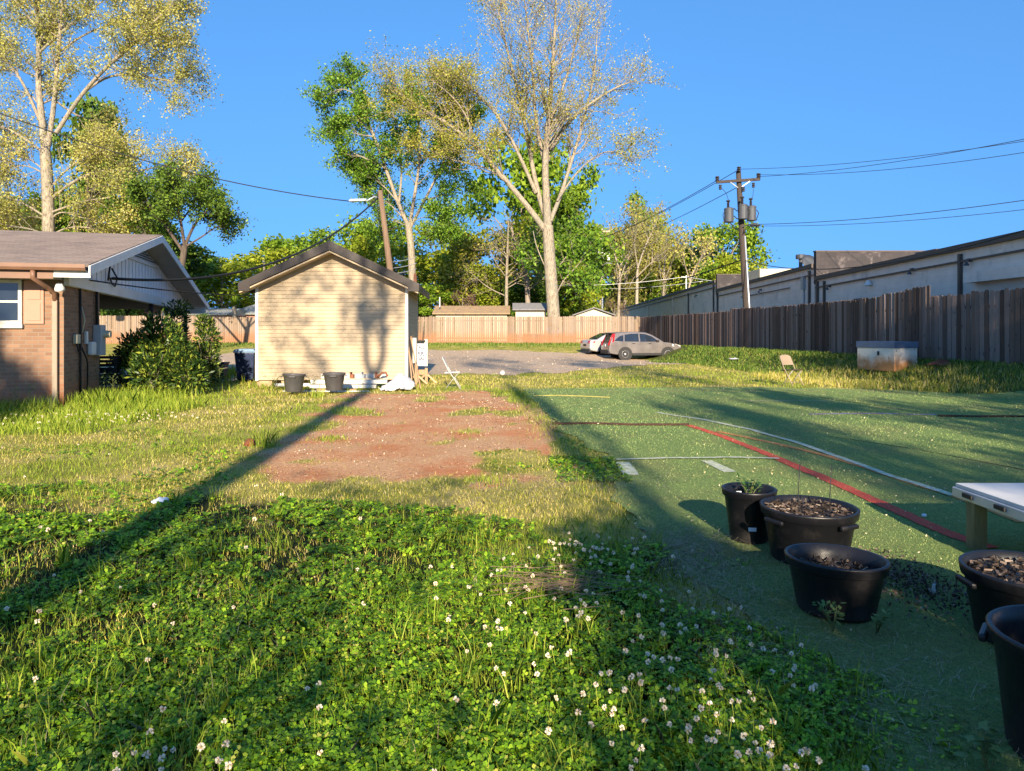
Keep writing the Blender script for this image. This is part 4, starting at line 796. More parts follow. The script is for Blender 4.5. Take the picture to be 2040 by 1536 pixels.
# ================= nursery pots =================
def pot(label, loc, r1, r2, h, soil=None, m='potblack', wall=.012, rim=.03, handles=0, rz=0, group=None, tilt=(0, 0)):
    t_ = thing('plant_pot', label, 'plant pot', (0, 0, 0), 0, group)
    pr = [(0, 0), (r2 * .96, 0), (r2, .015), (r2 + (r1 - r2) * .8, h - rim * 2.1), (r1 - .002, h - rim * 1.9), (r1 + .006, h - rim * 1.7), (r1 + .012, h - rim * .5), (r1 + .014, h - .006), (r1 + .006, h), (r1 - wall * .6, h - .004), (r1 - wall * 1.6, h - rim * 1.9), (r2 - wall + (r1 - r2) * .35, h * .35), (r2 - wall, .02), (0, .02)]
    mb = MB(); mb.lathe(pr, 56, close=False); mb.build('body', M[m], t_, True)
    for k in range(handles):
        a = k * 2 * math.pi / handles + .9; T = Matrix.Rotation(a, 4, 'Z') @ Matrix.Translation((r1 + .012, 0, h - rim * 2.0))
        mb = MB(T); mb.box(-.008, .020, -.075, .075, -.022, .008); mb.build('handle', M[m], t_, bevel=.01)
    if soil is not None:
        rs = r2 + (r1 - r2) * soil / h - wall * 1.3; n = 40; rr = np.linspace(0, rs, 14)[:, None]; aa = np.linspace(0, 2 * math.pi, n + 1)[None, :]; Xs = rr * np.cos(aa); Ys = rr * np.sin(aa)
        Zs = soil + .03 * (fbm(Xs * 22 + 5, Ys * 22 + loc[0] * 9, 3, 4) - .5); so = grid_mesh('soil', Xs, Ys, Zs, M['soil']); so.parent = t_
        nn = int(520 * rs * rs / .08); a = RNG.uniform(0, 6.28, nn); q_ = rs * np.sqrt(RNG.uniform(0, .97, nn)); c = np.stack([q_ * np.cos(a), q_ * np.sin(a), soil + .012 + 0 * a + RNG.uniform(-.004, .012, nn)], 1)
        d1 = RNG.normal(0, 1, (nn, 3)); d1[:, 2] *= .3; d1 /= np.linalg.norm(d1, axis=1)[:, None]; d2 = np.cross(d1, RNG.normal(0, 1, (nn, 3))); d2 /= np.linalg.norm(d2, axis=1)[:, None]
        s1 = RNG.uniform(.008, .022, nn)[:, None]; s2 = RNG.uniform(.003, .009, nn)[:, None]
        mu = npmesh('mulch', np.stack([c - d1 * s1 - d2 * s2, c + d1 * s1 - d2 * s2 * .6, c + d1 * s1 + d2 * s2 * .7, c - d1 * s1 + d2 * s2], 1), 4, M['mulch'], t_); mu['kind'] = 'stuff'
    t_.location = loc; t_.rotation_euler = (tilt[0], tilt[1], rz); return t_
M['mulch'] = leafmat('bark_mulch', [(0, (.02, .014, .011)), (.5, (.06, .042, .032)), (.85, (.14, .10, .075)), (1, (.28, .22, .17))], 0)
gt = .012
pot('narrow tall black pot with a seedling and a small label, behind the big mulch-filled pot', (1.70, 5.04, gt), .178, .13, .375, .27, rz=.4)
pot('big black tub full of dark mulch holding two thin upright stakes', (1.95, 4.62, gt), .292, .235, .352, .31, handles=4, rim=.032, rz=-.45)
pot('short wide black pot half full of soil, in front of the pot with two stakes', (1.735, 3.77, gt), .247, .195, .288, .20, m='potgrey', rim=.03, tilt=(R(-2), R(1.5)))
pot('black tub topped up with brown soil beside the low white table', (2.515, 3.40, gt), .288, .235, .345, .30, handles=4, rim=.032, rz=.6)
pot('empty black tub with a pale rim at the lower right corner', (2.0, 2.45, gt), .276, .23, .43, .05, handles=4, rim=.03, rz=1.55, m='potgrey')
for (u, v, Yv, lb) in ((585, 788, 16.9, 'left'), (666, 786, 17.2, 'right')):
    x = P(u, v, Yv)[0]; pot('sunlit grey pot in front of the cream shed, %s of the pair on plywood' % lb, (x, Yv, tz1(x, Yv) + .075), .262, .195, .43, .36, m='potsunlit', handles=4, rz=.8, group='pots on plywood by the shed', tilt=(0, R(2 if lb == 'left' else 0)))
# label stickers, seedling, stakes
mb = MB(Matrix.Translation((1.70, 5.04, gt)) @ Matrix.Rotation(R(-100), 4, 'Z'))
for k in range(4):
    a0, a1 = (k - 2) * .09, (k - 1) * .09; f = lambda a, z_: ((.13 + .05 * z_ / .375 + .004) * math.cos(a), (.13 + .05 * z_ / .375 + .004) * math.sin(a), z_)
    mb.add([f(a0, .10), f(a1, .10), f(a1, .128), f(a0, .128)], [(0, 1, 2, 3)])
tag(mb.build('pot_label', M['paper'], None), 'small white sticker low on the narrow seedling pot', 'sticker')
mb = MB(Matrix.Translation((1.60, 4.95, .33)) @ Matrix.Rotation(R(-8), 4, 'X')); mb.box(-.018, .018, -.001, .001, -.05, .05); tag(mb.build('plant_tag', M['paper'], None), 'white plant tag stuck inside the narrow seedling pot', 'plant tag')
for (x, y, tp, lb) in ((1.845, 4.53, .66, 'left of the two thin upright stakes in the mulch-filled tub'), (2.035, 4.50, .645, 'right of the two thin upright stakes in the mulch-filled tub')):
    mb = MB(); mb.tube([(x, y, .25), (x + .003, y + .005, .45), (x + .012, y, tp)], .003, 6); tag(mb.build('garden_stake', M['trimblack'], None, True), lb, 'stake')
def sprig(name, label, cat, base, stems, leaf, m, spread=.1, h=.15, parent=None):
    """small leafy plant: thin stems with leaf faces"""
    r = thing(name, label, cat, base); V = []; mb = MB()
    for k in range(stems):
        a = random.uniform(0, 6.28); tip = Vector((base[0] + math.cos(a) * spread * random.uniform(.3, 1), base[1] + math.sin(a) * spread * random.uniform(.3, 1), base[2] + h * random.uniform(.6, 1.05)))
        b = Vector(base); mid = b.lerp(tip, .5) + Vector((0, 0, h * .12)); mb.tube([b, mid, tip], [.003, .0025, .0015], 5)
        for j in range(7):
            c = mid.lerp(tip, j / 6) + Vector([random.uniform(-1, 1) * leaf * .5 for _ in range(3)]); d = Vector((random.uniform(-1, 1), random.uniform(-1, 1), random.uniform(-.2, .6))).normalized(); s_ = d.cross(Vector((0, 0, 1))).normalized() * leaf * .32; L_ = leaf * random.uniform(.7, 1.2)
            V += [c, c + d * L_ * .5 + s_, c + d * L_, c + d * L_ * .5 - s_]
    mb.build('stem', M['weedstem'], r, True); npmesh('leaves', np.array([tuple(v) for v in V]), 4, m, r); return r
M['weedstem'] = mk('weed_stem', (.16, .18, .06), None, 5, .8)
M['leafgreen'] = leafmat('seedling_leaf', [(0, (.02, .07, .015)), (1, (.07, .16, .03))])
M['leafpale'] = leafmat('pale_weed_leaf', [(0, (.08, .15, .04)), (1, (.2, .27, .09))])
sprig('seedling', 'green leafy seedling growing in the narrow tall pot', 'seedling', (1.70, 5.04, .28), 11, .04, M['leafgreen'], .1, .17)
for x, y, lb in ((1.60, 3.50, 'pale-leaved weed growing against the front of the short wide pot'), (1.80, 3.47, 'second pale weed growing at the right front of the short wide pot')): sprig('weed', lb, 'weed', (x, y, .01), 6, .035, M['leafpale'], .09, .15)
sprig('weed', 'light green sprig at the foot of the empty tub in the lower right corner', 'weed', (1.60, 2.36, .01), 5, .05, M['leafpale'], .06, .16)

# ================= low table =================
T_ = thing('low_table', 'low table with a worn white top and aluminium edge on wooden post legs', 'table', (3.8, 4.4, 0))
mb = MB(); mb.box(3.145, 5.3, 3.72, 4.985, .405, .432); mb.build('top', M['tabletop'], T_, bevel=.004)
mb = MB(); mb.box(3.13, 5.3, 3.70, 5.0, .337, .404); mb.build('edge_frame', M['galv'], T_, bevel=.006)
for yy in (4.05, 4.5, 4.82):
    mb = MB(); mb.box(3.115, 3.129, yy - .05, yy + .05, .36, .39); mb.build('latch', M['trimblack'], T_, bevel=.003)
for lx, ly in ((3.20, 4.84), (3.22, 3.86), (5.1, 4.86), (5.1, 3.86)):
    mb = MB(); mb.box(lx - .045, lx + .045, ly - .045, ly + .045, -.02, .337); mb.build('leg', M['greenpost'], T_, bevel=.004)

# ================= bins beside the shed =================
def cart(label, loc, rz, m, ml, h=1.02, w=.31, sc=1.0):
    r = thing('wheelie_bin', label, 'bin')
    mb = MB(); mb.frus((0, 0), w * .78, w * .82, h - .16, w, w * 1.12, .06); mb.build('body', M[m], r, bevel=.03, seg=3)
    mb = MB(); mb.box(-w * 1.1, w * 1.1, -w * 1.25, w * 1.2, h - .10, h - .06); mb.prism([(-w * 1.1, h - .058), (w * 1.1, h - .058), (w * .9, h + .01), (-w * .9, h + .01)], -w * 1.2, w * 1.15); mb.build('lid', M[ml], r, bevel=.015)
    mb = MB(); mb.tube([(-w * .9, w * 1.3, h - .12), (w * .9, w * 1.3, h - .12)], .018, 8); mb.build('handle', M[ml], r)
    for sx in (-1, 1):
        mb = MB(Matrix.Translation((sx * w * .9, w * .75, .13)) @ Matrix.Rotation(R(90), 4, 'Y')); mb.lathe([(.05, -.03), (.12, -.035), (.13, 0), (.12, .035), (.05, .03)], 18); mb.build('wheel', M['rubber'], r)
    for xx in (-.4, .4):
        mb = MB(); mb.add([(xx * w - .03, -w * .84, .12), (xx * w + .03, -w * .84, .12), (xx * w + .03, -w * 1.14, h - .12), (xx * w - .03, -w * 1.14, h - .12)], [(0, 1, 2, 3)]); mb.build('rib', M[m], r)
    r.location = loc; r.rotation_euler = (0, 0, rz); r.scale = (sc,) * 3; return r
x = P(490, 758, 21.5)[0]; cart('dark blue wheelie bin with pale blue lid at the left rear of the shed', (x, 21.6, tz1(x, 21.5)), R(6), 'bluebin', 'bluelid', .98, .30)
x = P(521, 758, 22.2)[0]; cart('tan wheelie bin tucked between the blue bin and the cream shed wall', (x, 22.5, tz1(x, 22.4)), R(176), 'tanbin', 'tanbin', .88, .24)
r = thing('recycling_tub', 'small open dark blue tub beside the evergreen bushes', 'tub'); mb = MB(); mb.lathe([(0, 0), (.17, 0), (.26, .52), (.29, .52), (.29, .56), (.25, .56), (.16, .03), (0, .03)], 4, close=False); mb.build('body', M['bluebin'], r, bevel=.02); r.rotation_euler = (0, 0, R(45)); x = P(440, 757, 22)[0]; r.location = (x, 22, tz1(x, 22))
r = thing('water_jug', 'pale bluish plastic jug on the ground beside the blue tub', 'jug'); mb = MB(); mb.lathe([(0, 0), (.14, .0), (.16, .04), (.16, .24), (.12, .33), (.045, .38), (.045, .43), (0, .43)], 18, close=False); mb.build('body', M['xwhite'], r, True); x = P(413, 760, 20.5)[0]; r.location = (x, 20.5, tz1(x, 20.5))
r = thing('plastic_crate', 'black slotted plastic crates stacked under the carport below the meter', 'crate'); mb = MB()
for k in range(2):
    z0 = .0 + k * .33
    for sx, sy in ((-1, -1), (1, -1), (1, 1), (-1, 1)): mb.box(sx * .23 - .025, sx * .23 + .025, sy * .18 - .025, sy * .18 + .025, z0, z0 + .31)
    for zz in (0, .09, .18, .27):
        for sy in (-1, 1): mb.box(-.21, .21, sy * .185 - .012, sy * .185 + .012, z0 + zz, z0 + zz + .05)
        for sx in (-1, 1): mb.box(sx * .235 - .012, sx * .235 + .012, -.16, .16, z0 + zz, z0 + zz + .05)
    mb.box(-.21, .21, -.16, .16, z0 + .003, z0 + .012)
mb.build('body', M['black'], r); r.location = HW(-.05, 2.75, .3); r.rotation_euler = (0, 0, hz)
mb = MB(); mb.box(-.35, .3, 2.3, 3.2, 0, .3); o = mb.build('brick_step', M['redbrick'], None); o.location = (-8.61, 13.5, 0); o.rotation_euler = (0, 0, hz); tag(o, 'low brick step at the carport edge under the black crates', 'step')

# ================= clutter at the shed =================
def board(label, u0, u1, v, Yv, h, d, m, cat='board', zoff=0, name='board', rz=0):
    x0 = P(u0, v, Yv)[0]; x1 = P(u1, v, Yv)[0]; z_ = CH - (v - HV) / F * Yv + zoff; c = ((x0 + x1) / 2, Yv, z_); mb = MB(); L_ = (x1 - x0) / 2; mb.box(-L_, L_, -d / 2, d / 2, 0, h); o = mb.build(name, m, None, bevel=.004); o.location = c; o.rotation_euler = (0, 0, rz); return tag(o, label, cat)
board('sheet of old plywood under the left pot by the shed', 555, 618, 797, 16.6, .05, .75, M['pallet'], 'plywood', .02)
board('sheet of old plywood under the right pot by the shed', 622, 694, 796, 16.95, .05, .8, M['pallet'], 'plywood', .035, rz=R(3))
board('long weathered white trim board lying on the stack in front of the shed wall', 620, 772, 764, 18.55, .10, .14, M['whitewood'])
board('shorter weathered white board under the trim board by the shed', 618, 750, 773, 18.45, .09, .16, M['whitewood'])
board('topmost cracked white board in the stack leaning to the shed wall', 640, 770, 756, 18.8, .12, .08, M['whitewood'], zoff=.03)
board('bare tan timber under the white boards by the shed', 610, 712, 784, 18.2, .12, .12, M['plank'])
for u0, u1, v, Yv, lb in ((548, 640, 767, 18.6, 'white plastic pipe along the foot of the shed wall'), (562, 735, 782, 17.85, 'long white plastic pipe lying behind the pots by the shed')):
    mb = MB(); a = Vector(P(u0, v, Yv)); b = Vector(P(u1, v, Yv)); mb.tube([a, a.lerp(b, .5), b], .05, 10); tag(mb.build('pipe', M['white'], None, True), lb, 'pipe')
for k, (u, lb) in enumerate(((675, 'leftmost'), (702, 'second from left'), (724, 'third from left'), (752, 'rightmost'))):
    mb = MB(); c = P(u, 753, 18.7); mb.box(-.05, .05, -.1, .1, 0, .10); mb.box(-.05, -.02, -.1, .1, .101, .16); o = mb.build('bracket', M['rust' if k % 2 else 'steel'], None); o.location = (c[0], c[1], c[2]); tag(o, lb + ' of the old gutter brackets on top of the white boards', 'bracket')
# white tarp crumpled by the shed's right corner
nx, ny = 46, 30; U, V = np.meshgrid(np.linspace(-1, 1, nx), np.linspace(-1, 1, ny)); Xa = -2.95 + U * .50 + .15 * V; Ya = 18.2 + V * .55
hgt = .34 * np.exp(-(U * 1.5) ** 2 - (V * 1.5 - .6) ** 2) + .10 * np.abs(fbm(U * 3 + 2, V * 3, 5, 4) - .5) * 2 + .08 * np.maximum(0, np.cos(U * 5 + V * 3)) * np.exp(-V * V)
edge = .85 + .3 * (fbm(U * 2, V * 2, 9, 3) - .5); kp = (np.hypot(U, V * .9) < edge)
o = grid_mesh('white_tarp', Xa, Ya, tz(Xa, Ya) + .02 + hgt, M['tarp'], kp[:-1, :-1] & kp[1:, 1:]); sm = o.modifiers.new('s', 'SOLIDIFY'); sm.thickness = .01; tag(o, 'crumpled white tarp heaped at the right corner of the cream shed', 'tarp')
mb = MB(); mb.tube([P(752, 752, 18.5), P(760, 744, 18.45), P(768, 742, 18.4), P(772, 750, 18.4)], .03, 7); tag(mb.build('bent_pipe', M['rust'], None, True), 'bent rusty pipe sticking up from the tarp by the shed', 'pipe')
for k, (u0, v0, u1, v1, Ya_, Yb_, lb) in enumerate(((814, 690, 822, 772, 19.9, 18.9, 'brown board leaning on the shed side, nearest the corner'), (818, 672, 838, 776, 20.6, 18.7, 'long dark board leaning on the shed side, foot farthest out'), (816, 705, 829, 768, 20.2, 19.2, 'middle brown board leaning against the shed side'), (819, 664, 832, 762, 21.2, 19.9, 'tallest thin plank leaning against the rear of the shed side'))):
    mb = MB(); mb.bar(P(u0, v0, Ya_), P(u1, v1, Yb_), .09 if k != 3 else .05, .03, up=(1, 0, 0)); tag(mb.build('leaning_board', M['plank'], None), lb, 'board')
# sign
SG = thing('sandwich_sign', 'white framed upright sign with black lettering on wooden feet right of the shed', 'sign', P(840, 766, 20.6))
sp_ = lambda u, v, dY=0: P(u, v, 20.6 + dY)
mb = MB(); x0, _, z1 = sp_(826, 673); x1 = sp_(833, 0)[0]; z0 = sp_(0, 722)[2]; mb.box(x0, x1, 20.2, 20.26, z0, z1); mb.build('post', M['whitewood'], SG)
x0, _, z1 = sp_(846.5, 676); x1 = sp_(852.5, 0)[0]; z0 = sp_(0, 729)[2]
mb = MB(); mb.box(x0, x1, 20.5, 20.56, z0, z1); mb.build('post', M['whitewood'], SG)
a0, _, zt2 = sp_(832, 681); a1 = sp_(847, 0)[0]; zb2 = sp_(0, 729)[2]
mb = MB(); mb.box(a0 - .02, a1 + .0, 20.62, 20.64, zb2, zt2 + .02); pn = mb.build('panel', M['signblue'], SG)
mb = MB(); mb.box(a0 - .02, a1 + .02, 20.42, 20.66, zt2 + .02, zt2 + .05); mb.build('cap', M['brown'], SG)
def text(s, size, loc, parent, m, name='lettering', sx=1.0):
    cu = bpy.data.curves.new(name, 'FONT'); cu.body = s; cu.size = size; cu.align_x = 'CENTER'; cu.align_y = 'CENTER'; cu.extrude = .002; cu.offset = .004
    o = bpy.data.objects.new(name, cu); C.objects.link(o); dg = bpy.context.evaluated_depsgraph_get(); me = bpy.data.meshes.new_from_object(o.evaluated_get(dg)); bpy.data.objects.remove(o)
    n_ = link(name, me, m, parent); l = wloc(parent); n_.location = Vector(loc) - l; n_.rotation_euler = (R(90), 0, 0); n_.scale = (sx, 1, 1); return n_
cx = (a0 + a1) / 2
for s_, v, sz, sx in (('TACOS', 692, .14, .50), ('PUPU', 705.5, .17, .50), ('SAS', 714.5, .16, .62)): text(s_, sz, (cx - .005, 20.612, sp_(0, v)[2]), pn, M['signblack'], sx=sx)
for (u, vt, Yv) in ((829.5, 722, 20.23), (849.5, 729, 20.53)):
    mb = MB(); a = Vector(P(u, vt + 4, Yv)); gx_, gy_ = a.x, a.y; mb.box(a.x - .04, a.x + .04, gy_ - .03, gy_ + .03, -.01, a.z - .0)
    for s_ in (-1, 1): mb.bar((a.x + s_ * .04, gy_ + s_ * .02 - .04, .26), (a.x + s_ * .30, gy_ + s_ * .1 - .06, .01), .05, .05)
    mb.build('foot', M['plank'], SG)
mb = MB(); z_ = sp_(0, 741)[2]; mb.box(a0 + .02, a1, 20.52, 20.56, z_ - .07, z_ + .07); mb.build('foot_rail', M['plank'], SG)

# ================= small things on the ground =================
# sheet metal box on the bank
B_ = thing('utility_box', 'rust-stained pale metal box with a blue-grey lid against the side fence', 'utility box')
t = NT('rusty_white_panel'); o = t.node('ShaderNodeTexCoord').outputs['Object']; f = t.math('ADD', t.mr(t.z(), .05, .65, 1.1, 0), t.mr(t.noise(o, 2.5), .3, .7, -.35, .35))
col = t.mix(t.mr(f, .25, .95), (.76, .69, .58), (.48, .22, .08)); col = t.mix(t.mr(t.noise(o, 7), .62, .68, 0, .7), col, (.08, .06, .05)); M['rustpanel'] = t.fin(col, .7)
M['boxlid'] = mk('blue_grey_lid', (.16, .21, .30), (.12, .15, .22), 3, .5, metal=.2)
mb = MB(); mb.box(-.72, .72, -.42, .42, 0, .68); mb.build('body', M['rustpanel'], B_, bevel=.006)
mb = MB(); mb.box(-.745, .745, -.445, .445, .682, .87); mb.build('lid', M['boxlid'], B_, bevel=.008)
mb = MB(); mb.box(.10, .16, -.445, -.422, .46, .58); mb.build('latch', M['trimblack'], B_)
B_.location = (11.35, 21.3, tz1(11.2, 21.0) + .0); B_.rotation_euler = (0, 0, R(-74))
mb = MB(); x, y, z = G(1001, 748); bpy.ops.mesh.primitive_uv_sphere_add(segments=24, ring_count=14, radius=.085, location=(x, y, z + .085)); o = bpy.context.object; o.name = 'white_ball'; o.data.materials.append(M['white']); o.data.polygons.foreach_set('use_smooth', [True] * len(o.data.polygons)); tag(o, 'small white ball lying on the grass beyond the dirt patch', 'ball')
def litter(name, label, cat, u, v, sx, sy, h, m, rz=0, seed=1):
    x, y, z = G(u, v); U, V = np.meshgrid(np.linspace(-1, 1, 16), np.linspace(-1, 1, 14)); e_ = np.hypot(U, V) < .8 + .4 * (fbm(U * 1.5, V * 1.5, seed, 3) - .3)
    Xl = U * sx; Yl = V * sy; Zl = .01 + h * fbm(U * 2 + seed, V * 2, seed, 3) * (1.1 - np.clip(np.hypot(U, V), 0, 1)); o = grid_mesh(name, Xl, Yl, Zl, m, e_[:-1, :-1] & e_[1:, 1:]); o.location = (x, y, z + .03); o.rotation_euler = (0, 0, rz); s_ = o.modifiers.new('s', 'SOLIDIFY'); s_.thickness = .004; tag(o, label, cat)
litter('paper_scrap', 'crumpled pale blue paper scrap in the shaded clover on the left', 'litter', 320, 1008, .085, .10, .07, M['paper'], .5, 2)
litter('plastic_bag', 'white plastic bag lying in the grass left of the tan folding chair', 'litter', 1462, 718, .30, .25, .16, M['tarp'], .2, 4)
litter('clay_mound', 'small reddish mound of clay at the right foot of the side fence', 'mound', 1872, 733, .45, .3, .35, M['redrock'], 0, 6)
mb = MB(); x, y, z = G(497, 888); bpy.ops.mesh.primitive_ico_sphere_add(subdivisions=3, radius=.07, location=(x, y, z + .02)); o = bpy.context.object; o.name = 'clay_rock'
for v_ in o.data.vertices: v_.co *= .75 + .6 * float(fbm(v_.co.x * 14 + 3, v_.co.y * 14 + v_.co.z * 11, 2, 3))
o.data.materials.append(M['redrock']); tag(o, 'red clay lump at the left edge of the bare dirt beside a grass tuft', 'rock')
mb = MB(); x, y, z = G(1857, 1190); mb.box(-.008, .008, -.0015, .0015, 0, .075); mb.box(-.016, .016, -.002, .002, .02, .035); o = mb.build('plant_tag', M['paper'], None); o.location = (x, y, z + .01); o.rotation_euler = (R(15), 0, 0); tag(o, 'white plant marker stuck in the turf left of the soil-filled tub', 'plant tag')
x, y, z = G(1841, 1034); mb = MB(); mb.lathe([(0, 0), (.018, 0), (.018, .014), (.014, .018), (0, .018)], 16, close=False); o = mb.build('bottle_cap', M['paper'], None); o.location = (x, y, z + .02); tag(o, 'white bottle cap on the turf in the shadow of the table', 'cap')
# ================= behind the viewpoint: what throws the long shadows =================
SHADE = [('mid', 0, 15.0, -8, 14, .62, 'green tree behind the viewpoint far right'), ('olive', 0, 9.3, -12, 11.5, .55, 'olive tree behind the viewpoint on the right'), ('shade', 0, 12.6, -12, 12.5, .5, 'loose olive tree behind the viewpoint on the right'), ('olive', 0, 6.3, -13, 11.2, .22, 'narrow olive tree behind the viewpoint'), ('olive', 0, 2.5, -10, 11.5, .11, 'very slim tree behind the viewpoint'), ('shade', 0, 6.4, -19, 13.2, .42, 'slender olive tree behind the viewpoint'), ('mid', 2, -7.75, -9, 10.7, .33, 'slim green tree behind the viewpoint on the left'),
 ('shade', 1, -5.6, -7, 4.6, .42, 'unseen low tree added to shade the clover, leftmost of a row'), ('shade', 1, -2.9, -7.2, 5.0, .40, 'unseen low tree added to shade the clover, second of a row'), ('shade', 1, -.4, -7, 5.7, .34, 'unseen low tree added to shade the clover, third of a row'), ('mid', 1, 2.15, -6, 4.5, .32, 'unseen leafy bush added behind the viewpoint to shade the pots'), ('shade', 1, 1.4, -6.5, 4.7, .26, 'unseen low tree added to shade the clover, fourth of a row'), ('mid', 0, 3.6, -6, 3.7, .3, 'unseen low tree added to shade the pots, rightmost of a row'), ('olive', 0, -3.2, -4.5, 2.9, .5, 'unseen dense low shrub added on the left to fringe the foreground shade'),  # low row and shrubs are unseen, added to shade clover and pots
 ('shade', 1, -2.3, -9.8, 8.0, .5, 'leafy crown of a tree behind the viewpoint', 9.5), ('shade', 1, 8.2, -16, 12, .28, 'high thin crown behind the viewpoint', 9), ('shade', 1, 2.6, -15, 8, .4, 'high leafy crown behind the viewpoint', 13.2), ('shade', 1, 7.5, -15, 8, .4, 'second high leafy crown behind the viewpoint', 13.5)]  # trunkless crowns added for mottled shade on shed, turf and gravel
ST = thing('forked_tree', 'bare forked tree behind the viewpoint', 'tree', (-1.7, -9.6, 0), kind='structure')
mb = MB(); sx_ = -1.5
mb.tube([(sx_ - .15, -9.6, -.2), (sx_ - .1, -9.6, 6), (sx_, -9.6, 11.0)], [.22, .19, .17], 9); mb.tube([(sx_, -9.6, 10.8), (sx_ + .25, -9.6, 11.6), (sx_ + .28, -9.5, 13.5), (sx_ + .26, -9.5, 16)], [.13, .11, .09, .04], 7); mb.tube([(sx_, -9.6, 10.8), (sx_ - .22, -9.6, 11.5), (sx_ - .26, -9.6, 13.6), (sx_ - .18, -9.5, 16)], [.12, .11, .08, .04], 7)
for k in range(7):
    a = random.uniform(0, 6.28); z0 = random.uniform(11.6, 15); b = Vector((sx_, -9.6, z0)); e = b + Vector((math.cos(a) * 1.9, math.sin(a) * 1.2, random.uniform(.4, 1.4))); mb.tube([b, e], [.04, .02], 5)
mb.build('trunk', M['bark'], ST, True)
# ================= trees =================
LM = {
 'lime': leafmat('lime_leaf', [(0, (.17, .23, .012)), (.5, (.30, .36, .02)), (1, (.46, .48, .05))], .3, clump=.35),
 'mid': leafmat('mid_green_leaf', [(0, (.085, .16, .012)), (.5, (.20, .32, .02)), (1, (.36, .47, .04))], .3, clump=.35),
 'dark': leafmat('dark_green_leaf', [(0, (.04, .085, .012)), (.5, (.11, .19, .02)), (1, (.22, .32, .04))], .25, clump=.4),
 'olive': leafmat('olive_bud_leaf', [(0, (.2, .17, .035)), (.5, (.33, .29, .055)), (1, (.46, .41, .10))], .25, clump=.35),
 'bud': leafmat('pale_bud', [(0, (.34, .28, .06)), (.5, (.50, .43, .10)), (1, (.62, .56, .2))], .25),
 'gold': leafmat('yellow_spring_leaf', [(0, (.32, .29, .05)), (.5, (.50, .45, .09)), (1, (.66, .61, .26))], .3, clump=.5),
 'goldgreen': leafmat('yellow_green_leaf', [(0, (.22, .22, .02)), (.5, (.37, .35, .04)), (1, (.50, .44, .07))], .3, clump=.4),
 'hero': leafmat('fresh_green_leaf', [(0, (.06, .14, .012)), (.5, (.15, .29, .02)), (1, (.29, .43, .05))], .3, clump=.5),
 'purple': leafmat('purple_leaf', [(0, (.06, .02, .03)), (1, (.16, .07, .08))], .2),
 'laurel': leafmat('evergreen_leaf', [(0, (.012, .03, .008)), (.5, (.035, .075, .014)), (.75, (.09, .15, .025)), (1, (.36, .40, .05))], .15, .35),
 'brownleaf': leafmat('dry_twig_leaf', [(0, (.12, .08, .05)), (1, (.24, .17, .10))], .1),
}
def leafquads(c, size, flat=0.0, asp=.6):
    """rhombic leaf faces around centres c"""
    n = len(c); d = RNG.normal(0, 1, (n, 3)); d[:, 2] -= .25; d /= np.linalg.norm(d, axis=1)[:, None]
    u = RNG.normal(0, 1, (n, 3)); u[:, 1] -= .35; u[:, 2] += .35; u /= np.linalg.norm(u, axis=1)[:, None]
    s = np.cross(d, u); s /= np.linalg.norm(s, axis=1)[:, None] + 1e-6; L_ = (size * RNG.uniform(.65, 1.35, n))[:, None]
    return np.stack([c - d * L_ * .5, c + s * L_ * asp * .5, c + d * L_ * .5, c - s * L_ * asp * .5], 1)
def smooth_poly(pts, k=3):
    pts = [np.array(p, float) for p in pts]
    for _ in range(k - 1):
        q = [pts[0]]
        for a, b in zip(pts[:-1], pts[1:]): q += [a * .75 + b * .25, a * .25 + b * .75]
        pts = q + [pts[-1]]
    return np.array(pts)
def perp(t):
    a = np.cross(t, RNG.normal(0, 1, 3)); return a / (np.linalg.norm(a) + 1e-9)
def grow(limbs, n1, L1, n2, L2, up=.25, n3=0, L3=.5, tmin=.25):
    """limbs: list of (pts, r0, r1, density). returns list of (pts, radii, sides, level) and twig end points"""
    out = []; lev = [[], [], []]
    for pts, r0, r1, den in limbs:
        k = len(pts); out.append((pts, list(np.linspace(r0, r1, k)), 8 if r0 > .15 else 6)); lev[0].append((pts, r0, r1, den))
    def child(pts, r, t, L_, spread):
        i = min(int(t * (len(pts) - 1)), len(pts) - 2); f = t * (len(pts) - 1) - i; p = pts[i] * (1 - f) + pts[i + 1] * f
        tg = pts[i + 1] - pts[i]; tg /= np.linalg.norm(tg) + 1e-9; d = tg * math.cos(spread) + perp(tg) * math.sin(spread); d[2] += up * .5; d /= np.linalg.norm(d)
        q = [p]; n = 4
        for j in range(n):
            d = d + RNG.normal(0, .18, 3); d[2] += up * .25; d /= np.linalg.norm(d); q.append(q[-1] + d * L_ / n)
        return np.array(q)
    for pts, r0, r1, den in lev[0]:
        ln = np.sum(np.linalg.norm(np.diff(pts, axis=0), axis=1))
        for j in range(int(n1 * den * max(.4, ln / 8))):
            t = RNG.uniform(tmin, 1) ** .85; L_ = L1 * RNG.uniform(.5, 1.2) * (1.15 - .5 * t); q = child(pts, r0, t, L_, RNG.uniform(.5, 1.1)); rr = max(.02, (r0 + (r1 - r0) * t) * .38)
            out.append((q, list(np.linspace(rr, rr * .35, len(q))), 5)); lev[1].append((q, rr))
    for q0, r in lev[1]:
        for j in range(n2):
            q = child(q0, r, RNG.uniform(.25, 1), L2 * RNG.uniform(.5, 1.3), RNG.uniform(.4, 1.0)); rr = max(.010, r * .35)
            out.append((q, list(np.linspace(rr, rr * .4, len(q))), 3)); lev[2].append(q)
    return out, lev
